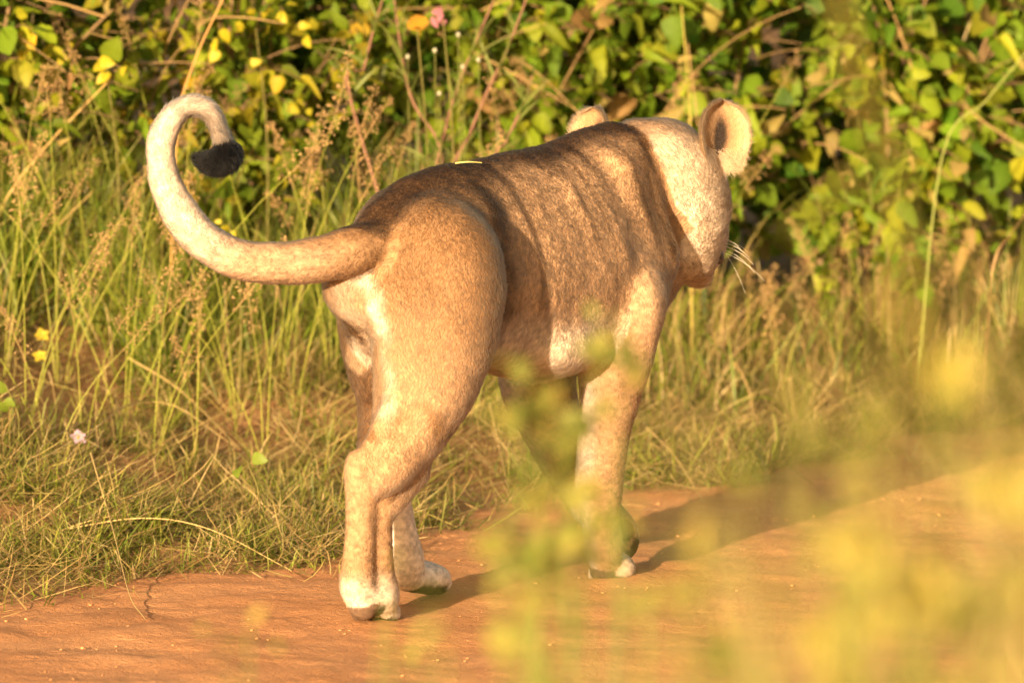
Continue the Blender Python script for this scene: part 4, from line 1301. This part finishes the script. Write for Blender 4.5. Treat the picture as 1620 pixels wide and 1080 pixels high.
# flowers and coloured leaves that stand out
petal_m = {}
def petal_mat(name, col, transl=0.35):
    if name not in petal_m: petal_m[name] = leaf_mat(name, False, col, transl, 0.5, 0.2)
    return petal_m[name]
def flower(base, top, npet, size, mat, label, cname, face=(0, -0.8, 0.6), seed=0, center=(0.4, 0.3, 0.03), group=None):
    r = np.random.default_rng(seed)
    base = np.array([base[0], base[1], gz1(base[0], base[1])-0.005])
    o = empty(cname, base, label, 'flower', group)
    stalk_thing('stem', [np.zeros(3), (top-base)*0.5+np.array([0.01, 0, 0.01]), top-base], 0.0014, 0.001, (0.13, 0.15, 0.03), None, None, None, 4, 4, o)
    f = np.array(face, float); f /= np.linalg.norm(f)
    x = np.cross(f, [0.1, 0.2, 1]); x /= np.linalg.norm(x); y = np.cross(f, x)
    V, Q = LT[2]
    me = mesh_from('petal', V, Q, True); me.materials.append(mat)
    for i in range(npet):
        a = 2*math.pi*i/npet+r.uniform(-0.15, 0.15)
        d = x*math.cos(a)+y*math.sin(a)+f*0.35
        po = bpy.data.objects.new('petal', me); COL.objects.link(po); po.parent = o
        put(po, top-base, basis(d, f), size*r.uniform(0.85, 1.15))
    v = np.array([(math.cos(a)*s_, math.sin(a)*s_, h_) for s_, h_ in ((0.5, 0), (0.45, 0.5), (0.0, 0.8)) for a in np.linspace(0, 2*np.pi, 8, False)])*size*0.35
    v = v@np.stack([x, y, f])+(top-base)
    fq = [(i*8+j, i*8+(j+1) % 8, i*8+8+(j+1) % 8, i*8+8+j) for i in range(2) for j in range(8)]
    add('flower_centre', mesh_from('flower_centre', v, np.array(fq)), petal_mat('centre '+cname, center, 0.1), o)
    return o
yel = petal_mat('yellow petal', (0.42, 0.32, 0.03)); lil = petal_mat('lilac petal', (0.52, 0.36, 0.50)); org = petal_mat('orange leaf', (0.42, 0.21, 0.02)); pnk = petal_mat('pink petal', (0.33, 0.13, 0.15))
def gtop(px, py, lift): 
    p = ray_ground(px, py+lift*725*1.0, 0.0); return p, p+np.array([0.0, 0, lift])
for k, (x, y, s, lab, m) in enumerate([(66, 524, 0.020, 'upper yellow flower by the bare soil patch', yel), (64, 556, 0.018, 'lower yellow flower by the bare soil patch', yel), (124, 690, 0.022, 'small lilac flower on the trampled verge', lil)]):
    b, t = gtop(x, y, 0.10 if m is yel else 0.05)
    flower(b, t, 5, s, m, lab, 'yellow_flower' if m is yel else 'lilac_flower', seed=k)
def colour_spray(px, py, Y, n, size, mat, name, label, cat, spread=0.03, seed=0):
    """a small stem that carries a few coloured leaves"""
    r = np.random.default_rng(seed)
    Y = Y+0.7 if Y > 1.5 else Y; top = W(px, py, Y); base = np.array([top[0]+0.02, top[1]+0.05, gz1(top[0], top[1]+0.05)-0.01])
    o = empty(name, base, label, cat)
    stalk_thing('stem', [np.zeros(3), (top-base)*0.6+np.array([0.02, 0, 0]), top-base], 0.003, 0.0015, (0.14, 0.12, 0.03), None, None, None, 4, 4, o)
    V, Q = LT[0]
    me = mesh_from('leaf', V, Q, True); me.materials.append(mat)
    for i in range(n):
        lo = bpy.data.objects.new('leaf', me); COL.objects.link(lo); lo.parent = o
        put(lo, top-base+r.normal(0, spread, 3)*np.array([1, 0.5, 1]), basis(r.normal(0, 0.6, 3)+np.array([0, -0.3, -0.5]), np.array([-0.3, -0.9, 0.4])+r.normal(0, 0.3, 3)), size*r.uniform(0.7, 1.2))
yl = petal_mat('yellow leaf', (0.34, 0.28, 0.015)); lg = petal_mat('lime leaf', (0.14, 0.18, 0.02))
colour_spray(40, 65, 2.3, 4, 0.065, petal_mat('amber leaf', (0.40, 0.27, 0.015)), 'yellow_leaved_sprig', 'sprig with amber leaves over the tall grass', 'sprig', seed=1)
colour_spray(90, 75, 2.4, 3, 0.055, yl, 'yellow_leaved_sprig', 'sprig with upright yellow leaves next to the amber one', 'sprig', seed=2)
colour_spray(168, 108, 2.2, 5, 0.045, yl, 'yellow_leaved_sprig', 'sprig with bright yellow leaves among tan seed heads', 'sprig', 0.025, seed=3)
colour_spray(405, 45, 2.6, 14, 0.045, yl, 'yellow_leaved_sprig', 'bushy sprig of many small yellow leaves above the tail tip', 'sprig', 0.06, seed=4)
colour_spray(362, 350, 1.7, 3, 0.03, yl, 'yellow_leaved_sprig', 'small yellow-leaved sprig under the tail tuft', 'sprig', 0.02, seed=5)
colour_spray(660, 44, 2.3, 2, 0.075, org, 'orange_leaf_sprig', 'sprig with a single hanging orange leaf', 'sprig', 0.008, seed=6)
colour_spray(700, 18, 2.3, 5, 0.030, pnk, 'pink_flower_spike', 'pink flower spike beside the orange leaf', 'flower', 0.012, seed=7)
colour_spray(390, 728, 0.9, 2, 0.045, lg, 'lime_leaf_sprig', 'lone lime-green leaf on the trampled verge', 'sprig', 0.01, seed=8)
colour_spray(10, 610, 1.4, 3, 0.045, lg, 'lime_leaf_sprig', 'lime-green leaves beside the bare soil patch', 'sprig', 0.02, seed=9)

# white buds near the weed
bud_m = petal_mat('white bud', (0.30, 0.28, 0.18), 0.1)
for k, (x, y) in enumerate([(688, 80), (725, 55), (732, 106), (645, 90), (757, 95), (695, 148)]):
    top = W(x, y, 3.0); base = np.array([top[0]-0.01, 3.03, gz1(top[0], 3.03)-0.01])
    o = empty('white_bud', base, 'small round white bud on a thin stalk among the red stems', 'flower', 'white buds among the red stems')
    stalk_thing('stalk', [np.zeros(3), (top-base)*0.5+np.array([0.01, 0, 0]), top-base], 0.0013, 0.0009, (0.16, 0.16, 0.04), None, None, None, 4, 4, o)
    v = []
    for i in range(6):
        th = math.pi*i/5
        for j in range(8):
            v.append((math.sin(th)*math.cos(j*math.pi/4)*(1+0.1*(j % 2)), math.sin(th)*math.sin(j*math.pi/4)*(1+0.1*(j % 2)), math.cos(th)*1.15))
    v = np.array(v)*0.0058+(top-base)
    fq = [(i*8+j, i*8+(j+1) % 8, i*8+8+(j+1) % 8, i*8+8+j) for i in range(5) for j in range(8)]
    add('bud', mesh_from('bud', v, np.array(fq)), bud_m, o)

# bit of straw lying on the hips
stalk_thing('straw_bit', [W(720, 267, -0.2)+np.array([0, 0, 0.012]), W(742, 265, -0.2)+np.array([0, 0, 0.012]), W(762, 265, -0.18)+np.array([0, 0, 0.010])], 0.0018, 0.0012, (0.5, 0.42, 0.12), 'tiny bit of yellow straw lying on the back of the lioness', 'straw')

# pebbles and clods on the road
r = np.random.default_rng(55)
n = 4200
S_ = r.uniform(-2.2, 5.0, n); T_ = r.uniform(-1.7, 0.08, n)
Xc, Yc = XY(S_, T_)
ico = np.array([(0, 0, 1), (.894, 0, .447), (.276, .851, .447), (-.724, .526, .447), (-.724, -.526, .447), (.276, -.851, .447), (.724, .526, -.447), (-.276, .851, -.447), (-.894, 0, -.447), (-.276, -.851, -.447), (.724, -.526, -.447), (0, 0, -1)])
icf = np.array([(0, 1, 2), (0, 2, 3), (0, 3, 4), (0, 4, 5), (0, 5, 1), (1, 6, 2), (2, 7, 3), (3, 8, 4), (4, 9, 5), (5, 10, 1), (6, 7, 2), (7, 8, 3), (8, 9, 4), (9, 10, 5), (10, 6, 1), (11, 7, 6), (11, 8, 7), (11, 9, 8), (11, 10, 9), (11, 6, 10)])
sz = 0.0007+0.0034*r.random(n)**9
V = ico[None]*sz[:, None, None]*(0.7+0.6*r.random((n, 12, 1)))*np.array([1.3, 1, 0.7])
V = V+np.stack([Xc, Yc, 0.003+0.0*Xc], 1)[:, None]
F = icf[None]+(np.arange(n)*12)[:, None, None]
add('clods', mesh_from('clods', V.reshape(-1, 3), F.reshape(-1, 3), True), road_mat, kind='stuff', label='small earth clods scattered on the dirt road', category='clods')
# ------------------------------------------------------------------ out-of-focus plants on the near verge
FCOL = [(0.19, 0.205, 0.035), (0.24, 0.240, 0.045), (0.14, 0.165, 0.028), (0.29, 0.260, 0.050)]
fyel = petal_mat('near yellow flower', (0.32, 0.26, 0.04))
def near_plant(px, py_top, Y, label, seed, nleaf=26, size=0.05, spread=0.10, flowers=0, stems=3, pal=FCOL, group=None, dens_top=False, lean=0.0):
    """weed on the near verge; its top shows at a pixel"""
    r = np.random.default_rng(seed)
    top = W(px, py_top, Y)
    base = np.array([top[0]-lean, top[1], gz1(top[0]-lean, top[1])-0.01])
    o = empty('roadside_weed', base, label, 'weed', group)
    H = top-base
    for k in range(stems):
        e = H*r.uniform(0.75, 1.0)+np.array([r.normal(0, spread*0.6), r.normal(0, 0.05), 0])
        if k == 0: e = H
        mid = e*0.5+np.array([r.normal(0, 0.03), 0, 0.03])
        P = bez(np.zeros(3), mid, e, 8)
        v, f, t, c = tube_col(P, 0.0045, 0.0018, np.array(pal[2])*0.9, 5)
        add('stem', mesh_from('stem', v, f, True, c), stem_mat, o)
        for j in range(int(nleaf*1.7)//stems):
            q = P[7] if dens_top else P[min(7, int((1-0.75*r.random()**1.5)*7.99))]
            lo = bpy.data.objects.new('leaf', leaf_mesh(r.integers(6), r.integers(len(pal)), pal, 'f')); COL.objects.link(lo); lo.parent = o
            put(lo, q+r.normal(0, 0.024, 3), basis(r.normal(0, 0.8, 3)+np.array([0, -0.1, 0.0 if dens_top else 0.2]), np.array([-0.2, -0.6, 0.6])+r.normal(0, 0.4, 3)), size*r.uniform(0.4, 0.9))
        for j in range(flowers):
            q = P[-1-(j % 3)]+r.normal(0, 0.03, 3)
            V, Q = LT[2]
            for i in range(5):
                a = 2*math.pi*i/5+r.uniform(0, 0.5)
                me = near_plant.me
                po = bpy.data.objects.new('petal', me); COL.objects.link(po); po.parent = o
                put(po, q, basis(np.array([math.cos(a), -0.3, math.sin(a)]), (0, -1, 0.3)), size*0.7)
    return o
V, Q = LT[2]
near_plant.me = mesh_from('petal', V, Q, True); near_plant.me.materials.append(fyel)

near_plant(610, 945, -8.4, 'blurred low weed before the rear paw', 602, 8, 0.03, 0.03, 0, 2)
near_plant(395, 985, -8.2, 'blurred low green weed before the empty stretch of road', 603, 12, 0.030, 0.05, 0, 2, pal=[(0.12, 0.14, 0.02), (0.18, 0.18, 0.03), (0.10, 0.12, 0.02), (0.2, 0.2, 0.03)])
near_plant(800, 930, -10.4, 'blurred leafy weed below the belly', 605, 30, 0.045, 0.10, 0, 3)
near_plant(1010, 960, -10.6, 'blurred leafy weed below the fore paw', 606, 34, 0.045, 0.10, 0, 4)
near_plant(1200, 900, -10.8, 'blurred leafy weed over the leg shadow', 607, 20, 0.040, 0.08, 0, 3)
near_plant(1330, 760, -11.2, 'blurred tall weed past the end of the leg shadow', 608, 30, 0.042, 0.08, 0, 3)
near_plant(1480, 640, -11.4, 'blurred yellow-flowered weed beside the tallest one', 609, 34, 0.045, 0.09, 1, 3)
near_plant(1585, 560, -11.6, 'blurred tallest weed in the thicket', 610, 26, 0.042, 0.10, 0, 4)
near_plant(1440, 900, -11.0, 'blurred yellow-flowered low weed in the thicket', 611, 40, 0.05, 0.10, 1, 4)
near_plant(1580, 860, -11.2, 'blurred dense green weed in the thicket', 612, 44, 0.05, 0.10, 1, 4, pal=[(0.14, 0.16, 0.025), (0.22, 0.22, 0.03), (0.12, 0.13, 0.02), (0.3, 0.26, 0.03)])
near_plant(1290, 1000, -10.8, 'blurred leafy low weed ahead of the thicket', 613, 40, 0.05, 0.10, 1, 4)
near_plant(1120, 1020, -10.6, 'blurred leafy low weed between thicket and fore paw', 614, 36, 0.05, 0.10, 0, 4)

for k_, (x, y, Yv, nl, lab) in enumerate([(1180, 760, -11.4, 22, 'blurred thin weed rising from the dry grass over the road'), (1400, 560, -11.8, 26, 'blurred ochre weed before the dry grass of the hedge foot'), (1270, 640, -11.6, 18, 'blurred sparse weed over the far road edge'), (1540, 420, -12.0, 22, 'blurred ochre weed reaching up to the olive shrub'), (1090, 900, -11.0, 24, 'blurred weed over the start of the leg shadow'), (930, 1000, -10.6, 24, 'blurred weed under the fore paw'), (700, 1010, -10.4, 16, 'blurred sparse weed under the far hind paw')]):
    near_plant(x, y, Yv, lab, 640+k_, nl, 0.036, 0.06, 0, 3, pal=[(0.24, 0.19, 0.05), (0.20, 0.17, 0.04), (0.16, 0.15, 0.03), (0.28, 0.22, 0.06)] if k_ < 5 else FCOL)

for k_, (x, y, Yv, nl, sz, pal_, lab) in enumerate([
        (985, 545, -8.2, 22, 0.030, [(0.24, 0.24, 0.06), (0.20, 0.22, 0.05), (0.16, 0.18, 0.04), (0.26, 0.26, 0.07)], 'blurred slim weed topped by one pale leaf cluster at the elbow'),
        (850, 600, -8.4, 9, 0.032, FCOL, 'blurred weed tip touching the belly'),
        (822, 645, -8.6, 8, 0.034, FCOL, 'blurred weed tip just under the belly'),
        (885, 668, -8.5, 11, 0.038, FCOL, 'blurred bushy weed tip between the fore legs'),
        (860, 730, -8.8, 16, 0.042, FCOL, 'blurred leafy weed before the far fore leg'),
        (890, 830, -9.0, 20, 0.042, FCOL, 'blurred leafy weed before the fore wrists'),
        (935, 800, -8.2, 7, 0.036, [(0.045, 0.075, 0.015)]*4, 'blurred dark green weed leaf before the fore paw'),
        (985, 815, -8.2, 6, 0.034, [(0.06, 0.09, 0.02)]*4, 'blurred dark green weed leaf beside the fore wrist'),
        (850, 900, -9.2, 24, 0.045, FCOL, 'blurred leafy weed over the shadows under the belly')]):
    near_plant(x, y, Yv, lab, 660+k_, int(nl*0.7), sz*1.4, 0.01, 0, 1, pal=pal_, dens_top=True, lean=0.02*math.sin(k_*2.0))

# dry grass of the near verge
r = np.random.default_rng(701)
def near_grass(n, xp0, xp1, Y0, Y1, topf, r, dry=0.7, dip=0.25):
    px_ = xp0+(xp1-xp0)*r.random(n)
    Y = r.uniform(Y0, Y1, n)
    tops = topf(px_)+np.abs(r.normal(0, 1, n))*170
    X = np.zeros(n); Zt = np.zeros(n)
    for i in range(n):
        p = W(px_[i], tops[i], Y[i]); X[i] = p[0]; Zt[i] = p[2]
    g = gz(X, Y)
    w_ = 0.002+0.002*r.random(n); h = np.clip(Zt-g, 0.15, 1.6)*1.08
    root = np.stack([X, Y, g-0.01], 1)
    st = pick(STRAWS, n, r); gr = pick(FCOL, n, r)
    isd = (r.random(n) < dry)[:, None]
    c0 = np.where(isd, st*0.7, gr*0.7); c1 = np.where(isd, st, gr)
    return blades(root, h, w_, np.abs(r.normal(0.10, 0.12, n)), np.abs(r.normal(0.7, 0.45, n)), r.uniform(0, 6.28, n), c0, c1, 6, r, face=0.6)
topf = lambda p: np.interp(p, [0, 300, 600, 800, 1000, 1150, 1300, 1450, 1620, 1900], [1090, 1070, 1060, 1000, 940, 820, 640, 470, 380, 300])
V, F, C = merge([near_grass(70, 900, 1250, -13, -10.5, topf, r), near_grass(300, 1200, 1750, -13, -10.0, topf, r), near_grass(60, -200, 900, -8.5, -6.8, topf, r), near_grass(500, 1700, 2600, -9.4, -6.8, topf, r)])
add('near_verge_grass', mesh_from('near_verge_grass', V, F, False, C), grass_mat, kind='stuff', label='blurred dry grass thicket on the near verge', category='grass')

# short sward under the near plants
n = 16000
S_ = r.uniform(-16, 4, n); T_ = -r.uniform(2.95, 10.5, n)
Xc, Yc = XY(S_, T_)
root = np.stack([Xc, Yc, gz(Xc, Yc)-0.005], 1)
g = pick(GREENS, n, r); st = pick(STRAWS, n, r); isd = (r.random(n) < 0.5)[:, None]
v, q, t, c = blades(root, 0.08+0.18*r.random(n), 0.004+0.004*r.random(n), np.abs(r.normal(0.4, 0.3, n)), np.abs(r.normal(0.6, 0.4, n)), r.uniform(0, 6.28, n), np.where(isd, st*0.8, g), np.where(isd, st, g), 3, r)
add('near_verge_sward', mesh_from('near_verge_sward', v, [q, t], False, c), grass_mat, kind='stuff', label='short grass covering the near verge', category='grass')

# tall bent stalks close to the lens side of the verge
for k, (pts, Y, r0, r1, lab) in enumerate([
        ([(1430, 420), (1395, 250), (1350, 90), (1325, -30)], -11.5, 0.0015, 0.0065, 'blurred broad ochre grass leaf rising past the hedge'),
        ([(1480, 620), (1370, 290), (1290, 330), (1240, 370)], -10.5, 0.0025, 0.003, 'blurred thin ochre stalk bent over beside the broad grass leaf')]):
    P = [W(x, y, Y) for x, y in pts]
    g0 = np.array([P[0][0]+0.02, P[0][1], gz1(P[0][0], P[0][1])-0.01])
    stalk_thing('grass_stalk', [g0]+P, r0*0.5, r1*0.5, (0.40, 0.34, 0.06), lab, 'grass', mat=grass_mat)
